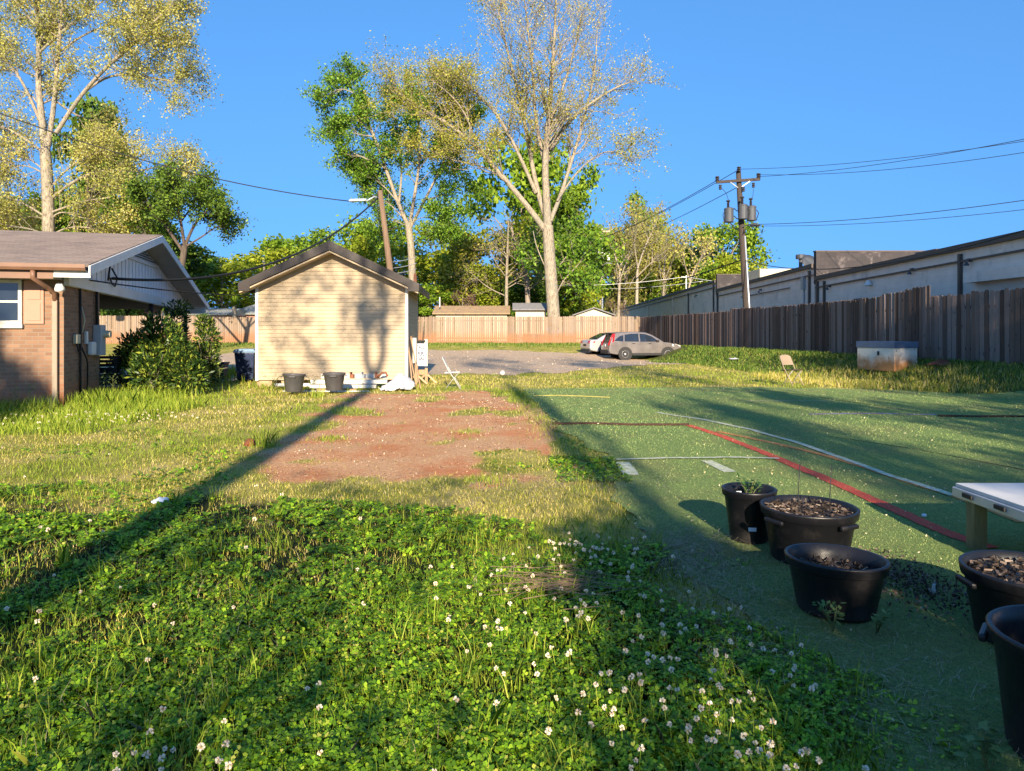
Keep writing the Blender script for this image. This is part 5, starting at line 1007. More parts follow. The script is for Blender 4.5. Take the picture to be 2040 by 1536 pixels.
def tree(name, label, trunkmat, limbs, Yv, grow_kw, leafsets, base=None, group=None, cat='tree'):
    """limbs: (pixel polyline [(u,v[,dY])], r0, r1, density)"""
    L_ = []
    for uv, r0, r1, den in limbs:
        n = len(uv); dy = RNG.uniform(-.35, .35) if den > 0 else 0
        pts = []
        for i, p in enumerate(uv):
            d = p[2] if len(p) > 2 else (i / max(1, n - 1)) ** 1.3 * dy * 9 * Yv / 55
            pts.append(P(p[0], p[1], Yv + d))
        L_.append((smooth_poly(pts), r0, r1, den))
    out, lev = grow(L_, **grow_kw); b = L_[0][0][0]; g = tz1(b[0], b[1])
    r = thing(name, label, cat, (b[0], b[1], g), 0, group)
    mb = MB()
    for pts, rad, n in out: mb.tube(pts, rad, n, False)
    mb.build('trunk', trunkmat, r, True, recalc=False)
    for (m, src, per, size, spread, sel) in leafsets:
        Q = lev[src]; cs = []
        for q in Q:
            q = q[0] if isinstance(q, tuple) else q
            k = per if per >= 1 else (1 if RNG.random() < per else 0)
            if sel is not None:
                w = sel(q[-1]); k = int(k * w + RNG.random())
            if k: 
                t_ = RNG.uniform(.25, 1.05, k) * (len(q) - 1); i = np.clip(t_.astype(int), 0, len(q) - 2); f = (t_ - i)[:, None]; cs.append(q[i] * (1 - f) + q[i + 1] * f + RNG.normal(0, spread, (k, 3)))
        if cs: npmesh('crown', leafquads(np.concatenate(cs), size), 4, LM[m], r)
    return r
def pu(p): return CU + p[0] / p[1] * F, HV - (p[2] - CH) / p[1] * F   # world -> pixel (for choosing leaf density by branch)

# --- big pale tree in the middle
low = lambda q: np.clip((pu(q)[1] - 60) / 230, .06, 1) * (.5 if pu(q)[0] > 1120 else 1) + (.22 if pu(q)[0] < 960 else 0)
tree('big_tree', 'tallest tree, pale bare-looking branching crown with a thick grey trunk behind the back fence', M['barkpale'], [
 ([(1104, 650), (1099, 570), (1094, 505), (1091, 450)], .52, .42, .0),
 ([(1091, 455), (1089, 400), (1085, 330), (1092, 250), (1098, 170), (1104, 90), (1108, -10)], .36, .05, 1.0),
 ([(1092, 445), (1076, 400), (1062, 340), (1050, 270), (1036, 200), (1018, 130), (1000, 55), (990, 10)], .24, .04, 1.1),
 ([(1089, 462), (1052, 412), (1002, 352), (950, 292), (892, 245), (832, 212), (785, 178)], .27, .05, 1.0),
 ([(1068, 385), (1040, 320), (1000, 240), (955, 190), (905, 150)], .17, .04, 1.2),
 ([(1098, 300), (1130, 242), (1180, 203), (1230, 172), (1268, 160)], .17, .03, .9),
 ([(1096, 440), (1115, 395), (1136, 330), (1160, 250), (1185, 150), (1190, 60)], .2, .03, .8),
 ([(1095, 250), (1120, 180), (1142, 110), (1158, 30)], .14, .03, 1.0),
 ([(1086, 335), (1066, 235), (1062, 150), (1052, 60), (1045, 0)], .16, .03, 1.1),
 ([(1110, 400), (1150, 340), (1200, 300), (1240, 305)], .10, .03, .8),
 ([(1000, 352), (960, 330), (900, 320), (860, 300)], .10, .03, .6),
 ([(950, 292), (930, 230), (900, 190), (860, 160)], .09, .03, .8),
 ([(1100, 560), (1085, 530), (1068, 490), (1062, 460)], .06, .03, .0)], 54,
 dict(n1=19, L1=3.4, n2=9, L2=1.9, up=.3), [('bud', 2, 8, .105, .14, None), ('goldgreen', 2, 26, .15, .20, low)], cat='tree')
tree('leafy_sprouts', 'bright green leafy sprouts around the big pale trunk just above the fence', M['bark'], [([(1103, 600), (1120, 560), (1150, 530), (1175, 500)], .07, .03, 1.5), ([(1096, 540), (1080, 520), (1060, 510)], .05, .02, 2), ([(1120, 560), (1140, 570), (1170, 560)], .05, .02, 1.6), ([(1105, 540), (1130, 510), (1150, 470)], .05, .02, 1.6)], 57.2, dict(n1=14, L1=1.8, n2=5, L2=1.0, up=.2), [('hero', 2, 12, .30, .25, None)], cat='shrub')
# --- leafy tree left of it
tree('leafy_tree', 'slender bright green tree with a pale forked trunk rising right behind the cream shed', M['barkpale'], [
 ([(823, 660), (822, 560), (819, 490), (813, 445)], .34, .28, .0),
 ([(814, 452), (792, 402), (768, 335), (746, 272), (724, 226), (704, 185), (694, 160)], .19, .05, 1.2),
 ([(816, 452), (824, 400), (834, 340), (838, 280), (832, 220), (824, 175)], .17, .04, 1.2),
 ([(818, 452), (850, 392), (880, 332), (902, 272), (905, 215), (890, 170)], .15, .04, 1.2),
 ([(768, 335), (735, 318), (690, 300), (665, 270)], .09, .03, 1.2), ([(746, 272), (725, 270), (690, 262)], .07, .02, 1.3), ([(704, 185), (680, 175), (660, 185)], .05, .02, 1.4),
 ([(795, 405), (802, 330), (790, 262), (780, 205)], .12, .03, 1.2), ([(840, 400), (880, 390), (920, 370)], .08, .03, 1.0), ([(800, 430), (770, 400), (740, 390), (722, 370)], .07, .02, 1.6), ([(792, 402), (765, 370), (735, 350), (712, 340)], .06, .02, 1.6), ([(834, 340), (860, 300), (880, 290)], .06, .02, 1.6), ([(850, 392), (885, 420), (905, 440)], .06, .02, 1.6), ([(815, 445), (845, 430), (870, 440)], .05, .02, 1.6), ([(902, 272), (925, 250), (935, 230)], .05, .02, 1.6), ([(812, 450), (785, 440), (760, 445)], .05, .02, 1.6)], 59,
 dict(n1=18, L1=2.4, n2=4, L2=1.1, up=.12), [('hero', 2, 50, .21, .24, None)])
# --- yellow tree at left
tree('yellow_tree', 'huge pale-yellow spring tree towering over the brick house at the left edge', M['barkpale'], [
 ([(96, 520), (97, 430), (94, 350), (90, 300)], .36, .30, .0),
 ([(90, 305), (84, 240), (76, 170), (78, 90), (74, 0), (70, -90)], .24, .08, 1.2),
 ([(92, 310), (104, 240), (112, 160), (118, 80), (126, -20), (130, -90)], .18, .06, 1.2),
 ([(112, 265), (160, 190), (215, 130), (265, 90), (310, 40), (345, 10)], .14, .03, 1.3),
 ([(165, 185), (215, 150), (270, 148), (320, 158), (358, 165)], .09, .02, 1.4), ([(215, 130), (270, 75), (320, 65), (350, 80)], .07, .02, 1.3),
 ([(96, 400), (150, 358), (205, 335), (262, 345), (320, 330), (362, 335)], .10, .02, 1.4),
 ([(86, 255), (45, 160), (5, 110), (-40, 60)], .11, .03, 1.3), ([(88, 305), (30, 262), (-30, 240), (-80, 200)], .11, .03, 1.3),
 ([(97, 425), (160, 402), (220, 392), (262, 400)], .08, .02, 1.5), ([(96, 435), (40, 400), (-20, 385), (-70, 370)], .08, .02, 1.6),
 ([(78, 105), (130, 55), (190, 15), (240, -30)], .09, .02, 1.3), ([(116, 105), (170, 66), (230, 45), (280, 20)], .08, .02, 1.3), ([(76, 60), (40, 10), (0, -30)], .08, .02, 1.2),
 ([(110, 200), (150, 230), (190, 240), (220, 270)], .07, .02, 1.4), ([(97, 440), (120, 420), (150, 430), (190, 440)], .06, .02, 1.6), ([(98, 470), (140, 450), (190, 455), (225, 460)], .06, .02, 2.2), ([(97, 470), (60, 455), (20, 450), (-20, 440)], .06, .02, 2.2), ([(96, 440), (70, 430), (40, 440)], .05, .02, 2), ([(95, 380), (130, 340), (170, 310), (210, 300)], .07, .02, 1.8), ([(90, 340), (50, 310), (10, 300)], .06, .02, 1.8), ([(94, 350), (60, 330), (20, 330)], .07, .02, 1.6)], 43,
 dict(n1=22, L1=2.4, n2=8, L2=1.15, up=.1), [('gold', 2, 27, .125, .18, None)])
# --- spreading dark tree behind the house
tree('spreading_tree', 'dark green umbrella-shaped tree leaning over the far end of the carport roof', M['barkdark'], [
 ([(352, 590), (362, 530), (368, 490)], .22, .16, .0), ([(368, 492), (385, 450), (410, 420), (436, 412)], .10, .03, 1.4), ([(368, 492), (360, 440), (352, 395), (345, 372)], .10, .03, 1.5), ([(364, 500), (330, 450), (300, 410), (280, 385)], .11, .03, 1.5),
 ([(372, 490), (405, 470), (432, 450), (450, 452)], .07, .02, 1.4), ([(355, 540), (310, 490), (270, 450), (252, 420)], .10, .03, 1.5), ([(362, 440), (390, 400), (405, 385)], .06, .02, 1.5), ([(330, 450), (330, 410), (320, 375)], .06, .02, 1.4)], 40,
 dict(n1=24, L1=1.45, n2=7, L2=.7, up=.2), [('dark', 2, 22, .16, .17, None), ('mid', 2, 2, .18, .2, lambda q: 1.0 if pu(q)[1] < 420 else .2)])
# --- thin pale trees behind the fence
tree('thin_tree', 'thin pale tree with drooping bare twigs behind the leaf-strewn shed roof', M['barkpale'], [([(1009, 640), (1009, 560), (1011, 500), (1013, 440)], .18, .05, .7), ([(1008, 590), (975, 575), (950, 555), (935, 540)], .06, .02, 1.6), ([(1009, 575), (1035, 560), (1055, 550)], .05, .02, 1.4), ([(1010, 555), (985, 520), (975, 490)], .05, .02, 1.5), ([(1011, 545), (1030, 525), (1045, 505)], .04, .02, 1.4), ([(1011, 500), (1000, 470), (985, 440)], .04, .02, 1.2)], 60, dict(n1=16, L1=2.0, n2=5, L2=1.2, up=-.05), [('goldgreen', 2, 2, .2, .22, None), ('brownleaf', 2, 2, .16, .2, lambda q: 1.0 if pu(q)[1] > 500 else 0)])
tree('thin_tree', 'brownish slanting trunk behind the small cream shed, left of the big pale trunk', M['bark'], [([(1053, 650), (1050, 560), (1045, 530), (1026, 490), (1018, 450)], .27, .10, .8), ([(1048, 545), (1065, 500), (1070, 460)], .08, .02, 1.4), ([(1050, 580), (1075, 560), (1090, 550)], .05, .02, 1.4)], 62, dict(n1=12, L1=2.4, n2=5, L2=1.3, up=.1), [('olive', 2, 3, .22, .25, None), ('mid', 2, 2, .24, .25, None)])
pale = [('pale multi-stemmed tree with yellow-olive crown just right of the far pale pole', [([(1232, 640), (1234, 560), (1236, 520), (1250, 470)], .26, .06, 1), ([(1235, 540), (1222, 500), (1215, 465)], .12, .04, 1.2), ([(1235, 530), (1262, 490), (1275, 462)], .12, .04, 1.2), ([(1234, 560), (1248, 520), (1262, 500)], .10, .03, 1.2)], 'olive', 104),
        ('pale vase-shaped tree with bare fanning limbs beside the pointed green tree', [([(1268, 640), (1269, 570), (1270, 530)], .26, .16, .2), ([(1270, 535), (1285, 490), (1300, 460), (1310, 435)], .14, .04, 1.2), ([(1270, 530), (1262, 480), (1270, 440)], .12, .04, 1.2), ([(1270, 550), (1300, 520), (1325, 500)], .10, .03, 1.2), ([(1285, 490), (1310, 480), (1325, 460)], .08, .03, 1.2)], 'olive', 100),
        ('thin twiggy pale tree above the far end of the long building roof', [([(1322, 640), (1322, 560), (1325, 510)], .22, .08, .8), ([(1323, 560), (1340, 520), (1350, 490)], .10, .03, 1.2), ([(1322, 550), (1310, 520), (1312, 490)], .1, .03, 1.2)], 'olive', 108),
        ('leaning pale twiggy tree left of the transformer pole above the roof line', [([(1370, 640), (1372, 560), (1392, 520), (1405, 500)], .2, .05, 1.2), ([(1374, 560), (1362, 520), (1360, 500)], .1, .03, 1.2)], 'bud', 105)]
for lb, lm, mt, Yv in pale: tree('pale_tree', lb, M['barkpale'], lm, Yv, dict(n1=12, L1=4.2, n2=5, L2=2.0, up=.5), [(mt, 2, 5, .34, .4, None)])

# --- background trees: prototypes + copies
def proto(kind, n=9000, w=1.0, size=.34, seed=1, blobs=26, bark='bark', droop=0.0):
    """unit tree: height 12, crown radius 4.2"""
    rg = np.random.default_rng(seed); r = thing('tree', 'x', 'tree')
    cs = []; cen = []
    for k in range(blobs):
        zc = rg.uniform(.14, .93); rad = 4.2 * w * (1 - abs(zc - .42) ** 1.8 * 1.7) * math.sqrt(rg.uniform(.05, 1)); a = rg.uniform(0, 6.28); cen.append((rad * math.cos(a), rad * math.sin(a), zc * 12, rg.uniform(1.0, 1.9)))
    per = n // blobs
    for x, y, z, s in cen:
        d = rg.normal(0, 1, (per, 3)); d /= np.linalg.norm(d, axis=1)[:, None]; q = d * (s * rg.uniform(.35, 1, per) ** .5 * (1 + .25 * rg.normal(0, 1, per)))[:, None]; q[:, 2] *= .75
        cs.append(q + (x, y, z))
    c = np.concatenate(cs); c = c[c[:, 2] > .3]
    mb = MB(); mb.tube([(0, 0, -.5), (.1, 0, 3), (-.1, .1, 7), (0, 0, 10.5)], [.26, .2, .13, .04], 7, False)
    for x, y, z, s in cen[:16]: zz = max(1.2, z * .6); mb.tube([(0, 0, zz), (x * .5, y * .5, (zz + z) / 2 + .3), (x, y, z)], [.09, .06, .02], 4, False)
    mb.build('trunk', M[bark], r, True, recalc=False); npmesh('crown', leafquads(c, size), 4, LM[kind], r); return r
PR = {'lime': [proto('lime', 8500, 1, .38, 1), proto('lime', 7000, .8, .36, 2, 20)], 'mid': [proto('mid', 9000, 1, .38, 3), proto('mid', 9000, 1.05, .38, 4, 32), proto('mid', 6500, .7, .36, 5, 22)],
      'dark': [proto('dark', 8500, 1, .38, 6, 26, 'barkdark')], 'olive': [proto('olive', 5500, .9, .34, 7, 22, 'barkpale')], 'goldgreen': [proto('goldgreen', 6000, 1, .36, 8, 24)]}
PR['shade'] = [proto('olive', 2300, 1, .34, 21, 26), proto('olive', 1700, 1, .34, 22, 22), proto('olive', 900, 1, .34, 23, 16)]
used = set()
def bg(kind, i, u, vt, wpx, Yv, label, zb=None, group=None):
    p = PR[kind][i % len(PR[kind])]
    if id(p) in used: o = copy_tree(p)
    else: o = p; used.add(id(p))
    x = P(u, 0, Yv)[0]; g = tz1(x, Yv) if zb is None else zb; top = CH - (vt - HV) / F * Yv; h = (top - g) / 12.3; w = wpx * 1.25 / F * Yv / 8.8
    o.location = (x, Yv, g); o.scale = (w, w, h); o.rotation_euler = (0, 0, random.uniform(0, 6.28)); o['label'] = label; o['category'] = 'tree'
    o['group'] = group or 'trees beyond the back fence'
    return o
BG = [('mid', 0, 400, 500, 130, 108, 'dull green tree at the left end of the far tree line'), ('lime', 0, 440, 500, 160, 88, 'bright lime tree low behind the green-roofed brick house'), ('lime', 1, 525, 486, 165, 92, 'bright lime tree directly behind the left eave of the cream shed'),
 ('mid', 1, 575, 462, 150, 112, 'mid green tree peeking above the left roof slope of the cream shed'), ('mid', 2, 645, 452, 150, 104, 'mid green tree right above the cream shed ridge'), ('lime', 0, 700, 462, 140, 90, 'lime green tree behind the right roof slope of the cream shed'), ('mid', 0, 745, 425, 150, 98, 'rounded green tree behind the leaning street light pole'),
 ('lime', 1, 800, 470, 120, 78, 'yellow-green tree behind the lower part of the forked pale trunk'), ('lime', 1, 880, 438, 150, 96, 'dense lime tree between the two tall pale trunks'), ('lime', 0, 885, 480, 150, 74, 'bright lime tree above the leaf-strewn shed roof'), ('goldgreen', 0, 945, 460, 140, 70, 'yellow-olive tree left of the thin pale tree'),
 ('lime', 0, 1000, 425, 160, 84, 'dense lime tree behind the thin pale tree'), ('mid', 0, 1040, 268, 185, 92, 'tall green tree behind the left limbs of the big pale tree'), ('mid', 2, 1150, 320, 150, 76, 'tall fresh green tree directly right of the big pale trunk'), ('mid', 1, 1130, 430, 150, 70, 'broad green tree filling in below the right limbs of the big pale tree'), ('lime', 1, 1165, 520, 90, 66, 'low lime tree left of the far pale pole'),
 ('lime', 1, 945, 520, 130, 68, 'low lime tree in the gap above the leaf-strewn shed roof'), ('dark', 0, 1050, 550, 130, 67, 'low dark tree behind the small cream shed'), ('mid', 0, 855, 560, 110, 66, 'low green tree just right of the rusty post'),
 ('mid', 2, 1283, 376, 112, 140, 'tall pointed green tree rising above its neighbours left of the transformer pole'), ('mid', 0, 1225, 445, 90, 150, 'distant green tree in the gap right of the big tree'), ('lime', 0, 1330, 470, 110, 128, 'lime tree right of the tall pointed green tree'), ('olive', 0, 1245, 452, 90, 118, 'olive yellow tree behind the far pale pole'), ('olive', 0, 1300, 455, 110, 125, 'olive tree in front of the tall pointed green tree'),
 ('lime', 1, 1385, 478, 100, 120, 'lime tree left of the big round green tree'), ('mid', 1, 1438, 436, 140, 116, 'big round green tree left of the transformer pole'), ('lime', 0, 1465, 492, 100, 110, 'lime tree touching the transformer pole'), ('mid', 0, 1500, 545, 90, 120, 'low green tree right of the transformer pole above the roof'), ('dark', 0, 1330, 520, 150, 140, 'dark green tree low behind the twiggy pale trees'), ('dark', 0, 1255, 545, 120, 135, 'dark tree low behind the far pale pole'), ('mid', 2, 1300, 540, 100, 122, 'low green tree above the far end of the building'),
 ('dark', 0, 178, 192, 150, 62, 'tall dark green tree behind the yellow tree'), ('mid', 1, 150, 400, 190, 66, 'green tree low behind the brick house roof'), ('mid', 0, 20, 380, 170, 68, 'green tree behind the left end of the brick house'), ('dark', 0, 290, 400, 130, 62, 'dark tree behind the carport roof ridge'), ('dark', 0, 330, 480, 180, 66, 'dark tree low behind the carport')]
for b in BG: bg(*b)
for u, vt, w, Yv, lb, kd in ((922, 572, 60, 60, 'small purple-leaved shrub above the leaf-strewn shed roof', 'purple'), (900, 600, 90, 60.5, 'brown twiggy shrub behind the leaf-strewn shed roof', 'brownleaf'), (1225, 590, 50, 70, 'thin brown twiggy bush at the foot of the far pale pole', 'brownleaf')):
    r = proto(kd, 2600, 1, .26, 12, 16); x = P(u, 0, Yv)[0]; g = tz1(x, Yv); r.location = (x, Yv, g); w_ = w / F * Yv / 8.8; r.scale = (w_, w_, (CH - (vt - HV) / F * Yv - g) / 12.3); r.name = 'shrub'; r['label'] = lb; r['category'] = 'shrub'
# unseen trees and added trunkless crowns behind the viewpoint (they cast the long shadows)
def shade(kind, i, x, y, h, w, label, z=0):
    o = copy_tree(PR[kind][i])
    if z:
        for ch in list(o.children):
            if ch.name.startswith('trunk'): bpy.data.objects.remove(ch)
    o.location = (x, y, z); o.scale = (w, w, h / 12.3); o.rotation_euler = (0, 0, random.uniform(0, 6)); o['label'] = label; o['category'] = 'tree'; o['group'] = 'trees behind the viewpoint'
for a in SHADE: shade(*a)
for p in PR['shade']:
    for ch in list(p.children): bpy.data.objects.remove(ch)
    bpy.data.objects.remove(p)

# yucca by the far houses
r = thing('yucca', 'spiky yucca plant by the far red brick houses', 'plant', P(467, 630, 58)); V = []
for k in range(150):
    a = random.uniform(0, 6.28); e = random.uniform(-.3, 1.3); d = Vector((math.cos(a) * math.cos(e), math.sin(a) * math.cos(e), math.sin(e))); c = Vector(P(467, 608, 58)); s_ = d.cross(Vector((0, 0, 1))).normalized() * .05; L_ = random.uniform(.5, .95); V += [c, c + d * L_ * .5 + s_, c + d * L_, c + d * L_ * .5 - s_]
npmesh('leaves', np.array([tuple(v) for v in V]), 4, LM['mid'], r); mb = MB(); mb.tube([P(467, 640, 58), P(467, 608, 58)], [.22, .15], 8); mb.build('trunk', M['bark'], r)
# evergreen bushes by the carport
def bush(label, cen, blobs, n, leaf, m, seed, name='evergreen_bush'):
    rg = np.random.default_rng(seed); r = thing(name, label, 'bush', cen); V = []; mb = MB()
    for (dx, dy, dz, rx, rz_) in blobs:
        k = int(n * rx * rz_); d = rg.normal(0, 1, (k, 3)); d /= np.linalg.norm(d, axis=1)[:, None]; f = rg.uniform(.25, 1.05, k) ** .6; c = np.array(cen) + (dx, dy, dz) + d * f[:, None] * (rx, rx * .9, rz_)
        dir_ = d + rg.normal(0, .5, (k, 3)); dir_[:, 2] += .35; dir_ /= np.linalg.norm(dir_, axis=1)[:, None]; s = np.cross(dir_, rg.normal(0, 1, (k, 3))); s /= np.linalg.norm(s, axis=1)[:, None]; L_ = (leaf * rg.uniform(.6, 1.3, k))[:, None]
        V.append(np.stack([c, c + dir_ * L_ * .5 + s * L_ * .16, c + dir_ * L_, c + dir_ * L_ * .5 - s * L_ * .16], 1))
        for _ in range(5): e = rg.normal(0, .5, 3); mb.tube([(cen[0] + dx * .2, cen[1], cen[2]), (cen[0] + dx * .7 + e[0] * .1, cen[1] + dy * .7, cen[2] + dz * .6), (cen[0] + dx + e[0] * rx, cen[1] + dy + e[1] * rx, cen[2] + dz + e[2] * rz_)], [.022, .015, .006], 5, False)
    mb.build('stems', M['bark'], r, True, recalc=False); V = np.concatenate(V); V = V[V[:, 0, 2] > cen[2] + .02]; npmesh('leaves', V, 4, m, r); return r
bx = P(305, 780, 16.6); bush('big dark evergreen bush in front of the carport opening', (bx[0], 16.6, 0), [(-.55, 0, .55, .5, .55), (-.1, 0, .95, .55, .6), (.2, .1, 1.25, .5, .5), (.6, 0, .6, .55, .55), (.1, -.2, .5, .6, .5), (-.45, .1, 1.05, .42, .45), (.85, .1, .45, .4, .45), (.05, .1, 1.6, .35, .35), (.5, .1, 1.0, .4, .4)], 4200, .13, LM['laurel'], 1)
bx = P(410, 760, 18.6); bush('tall narrow evergreen bush at the far end of the carport opening', (bx[0], 18.6, 0), [(0, 0, .4, .35, .4), (.02, 0, .85, .33, .4), (.05, 0, 1.3, .30, .38), (.0, 0, 1.65, .2, .28), (-.12, 0, 1.75, .12, .2)], 6000, .12, LM['laurel'], 2)
bx = P(352, 700, 20.5); bush('dark vine-like shrub climbing the carport post', (bx[0], 20.5, .0), [(0, 0, .5, .4, .5), (.1, 0, 1.2, .28, .5), (.05, 0, 1.9, .3, .35), (.0, 0, 2.2, .4, .22)], 3600, .13, LM['laurel'], 3, 'climbing_shrub')
mb = MB(); a = [P(365, 720, 17), P(372, 690, 17), P(385, 668, 17), P(388, 655, 17)]; mb.tube(a, [.02, .016, .012, .006], 6); mb.tube([a[2], P(396, 670, 17), P(402, 678, 17)], [.01, .008, .005], 5); tag(mb.build('bare_branch', M['plank'], None, True), 'bare orange-tan forked branch poking out between the evergreen bushes', 'branch')
# warn about long labels
for o_ in bpy.data.objects:
    if not o_.parent and o_.get('label') and not (4 <= len(o_['label'].split()) <= 16): print('LABEL', o_.name, o_['label'])
for o_ in bpy.data.objects:
    if o_.name == 'tree.002': print('LABEL', o_.name, o_['label'])
# ================= ground cover =================
def scat(n, Y0, Y1, k=1.0, mx=1.2):
    """points on the lawn, density falling with distance"""
    u = RNG.uniform(0, 1, n)
    Yv = (Y0 ** (1 - k) + u * (Y1 ** (1 - k) - Y0 ** (1 - k))) ** (1 / (1 - k)) if abs(k - 1) > .01 else Y0 * (Y1 / Y0) ** u
    return RNG.uniform(-1, 1, n) * (.76 * Yv + mx), Yv
def blades(x, y, z, h, w, lean=.5):
    n = len(x); a = RNG.uniform(0, 6.283, n); b = RNG.uniform(0, 6.283, n); l = h * lean * RNG.uniform(.1, 1, n)
    base = np.stack([x, y, z], 1); s = np.stack([np.cos(a), np.sin(a), 0 * a], 1) * (w / 2)[:, None]
    mid = base + np.stack([np.cos(b) * l * .35, np.sin(b) * l * .35, h * .6], 1); tip = base + np.stack([np.cos(b) * l, np.sin(b) * l, h], 1)
    return np.stack([base - s, base + s, mid + s * .6, tip, mid - s * .6], 1)
def outside(x, y):
    ok = np.ones(len(x), bool)
    ok &= ~((np.abs(x + 4.95) < 2.05) & (y > 19.4) & (y < 23.9))
    lx = (x + 8.61) * .9715 + (y - 13.5) * .2368; ly = -(x + 8.61) * .2368 + (y - 13.5) * .9715
    ok &= ~((np.abs(x - 7.4) < 2.9) & (np.abs(y - 42.6) < 2.6))
    ok &= ~((lx < .02) & (ly > -.02) & (ly < 11.2)); ok &= x < fence_x(y) + .1
    return ok
GM = {'lawn': leafmat('lawn_blade', [(0, (.17, .2, .02)), (.3, (.34, .35, .04)), (.55, (.52, .46, .08)), (.8, (.66, .54, .17)), (1, (.76, .62, .32))], .25),
      'lush': leafmat('lush_blade', [(0, (.10, .18, .012)), (.5, (.25, .35, .025)), (1, (.46, .50, .07))], .3),
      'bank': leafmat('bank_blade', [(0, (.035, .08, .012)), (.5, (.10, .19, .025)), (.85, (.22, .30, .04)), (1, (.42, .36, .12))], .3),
      'dry': leafmat('dry_blade', [(0, (.14, .11, .065)), (.5, (.28, .23, .14)), (1, (.46, .40, .28))], .2),
      'turf': leafmat('turf_blade', [(0, (.08, .14, .055)), (.5, (.25, .36, .11)), (.85, (.46, .53, .17)), (1, (.62, .6, .25))], .15),
      'clover': leafmat('clover_leaf', [(0, (.04, .10, .008)), (.45, (.125, .26, .012)), (.8, (.24, .42, .018)), (.95, (.42, .56, .035)), (1, (.5, .48, .09))], .3, .5),
      'flower': leafmat('clover_bloom', [(0, (.70, .48, .30)), (.3, (.85, .72, .54)), (1, (.9, .82, .68))], .2),
      'litter': leafmat('fallen_petals', [(0, (.30, .24, .10)), (.5, (.50, .44, .24)), (1, (.66, .60, .42))], .1)}
def stuff(o, name=None): return tag(o, kind='stuff')
# lawn (dry mixed grass) everywhere but turf / gravel
x, y = scat(290000, 1.5, 46, 1.25); k = outside(x, y) & ~m_turf(x, y) & (m_gravel(x, y) < 0); x, y = x[k], y[k]
dm = m_dirt(x, y); k = RNG.uniform(0, 1, len(x)) > dm * .93; x, y = x[k], y[k]
cl = m_clover(x, y); k = RNG.uniform(0, 1, len(x)) > cl * .5; x, y = x[k], y[k]
pat = fbm(x * .8, y * .6, 14, 4); green = sst(.50, .63, pat + .12 * sst(8, 5, y)); sc_ = np.clip(y / 9, .8, 2.6)
hh = .72 * (.035 + .05 * RNG.uniform(0, 1, len(x)) ** 2) * (1 + .5 * green) * np.clip(y / 10, .9, 1.5) * (1 - .5 * m_dirt(x, y)); ww = .006 * sc_
g = RNG.uniform(0, 1, len(x)) < green
V = blades(x, y, tz(x, y) - .004, hh, ww, .9)
stuff(npmesh('lawn_grass', V[~g], 5, GM['lawn'])); stuff(npmesh('green_grass', V[g], 5, GM['lush']))
# weeds: taller lush growth by the brick house, along the back fence, shed foot
def patch(n, fx, h0, h1, m, name, w=.012, lean=.5):
    x, y = fx(n); k = outside(x, y) & ~m_turf(x, y); x, y = x[k], y[k]; h = RNG.uniform(h0, h1, len(x)) * (.5 + fbm(x * 1.2, y * 1.2, 4, 3)); return stuff(npmesh(name, blades(x, y, tz(x, y) - .01, h, w * np.clip(y / 14, .8, 2.6), lean), 5, GM[m]))
def f1(n):
    s = RNG.uniform(-3.5, 13, n); d = np.abs(RNG.normal(0, .75, n)); ax = -8.61 - .2368 * s; ay = 13.5 + .9715 * s; k = s > 0
    fx_ = np.where(k, ax + d * .97 + .02, -8.61 + .9715 * (s) - d * .2 * -1); fy_ = np.where(k, ay + d * .23, 13.5 + .2368 * s - d * .97)
    return fx_, fy_
patch(17000, f1, .08, .34, 'lush', 'tall_weeds', .014, .5)
patch(12000, lambda n: (RNG.uniform(-11, -6.2, n), RNG.uniform(10.2, 14.5, n)), .08, .22, 'lush', 'weedy_grass', .011, .6)
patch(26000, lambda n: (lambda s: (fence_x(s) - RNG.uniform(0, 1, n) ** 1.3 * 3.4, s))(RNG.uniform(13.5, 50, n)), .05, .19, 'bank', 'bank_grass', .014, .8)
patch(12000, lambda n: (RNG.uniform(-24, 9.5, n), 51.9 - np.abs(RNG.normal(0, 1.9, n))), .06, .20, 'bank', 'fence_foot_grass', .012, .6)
patch(9000, lambda n: (lambda s: (fence_x(s) - 1.2 - RNG.uniform(0, 1, n) * 3.2, s))(RNG.uniform(13.5, 24, n)), .06, .24, 'lawn', 'dry_bank_grass', .009, .7)
patch(1100, lambda n: (RNG.uniform(-7.2, -2.6, n), RNG.normal(19.0, .5, n)), .05, .18, 'lush', 'shed_foot_grass', .012, .6)
# ragged grass margin between dirt and turf
patch(1800, lambda n: (lambda s: (turf_l(s) - .05 + RNG.normal(0, .16, n) - .12, s))(RNG.uniform(6.5, 17.5, n)), .04, .11, 'lush', 'margin_grass', .006, .9)
# turf fibres
x, y = scat(210000, 2.3, 19, 1.15, .8); k = m_turf(x, y); x, y = x[k], y[k]
stuff(npmesh('turf_fibres', blades(x, y, tz(x, y) + .010, RNG.uniform(.008, .02, len(x)) * np.clip(y / 8, .9, 1.5), .0035 * np.clip(y / 5, .7, 2.4), 1.0), 5, GM['turf']))
x, y = scat(5200, 2.4, 19, .55, .8); k = m_turf(x, y) & (fbm(x * .9, y * .9, 2, 4) > RNG.uniform(.36, .62, len(x))); x, y = x[k], y[k]
stuff(npmesh('fallen_petals', leafquads(np.stack([x, y, tz(x, y) + .034], 1), np.clip(.013 + .001 * y, 0, .028) * RNG.uniform(.6, 1.3, len(x)), asp=.55), 4, GM['litter']))
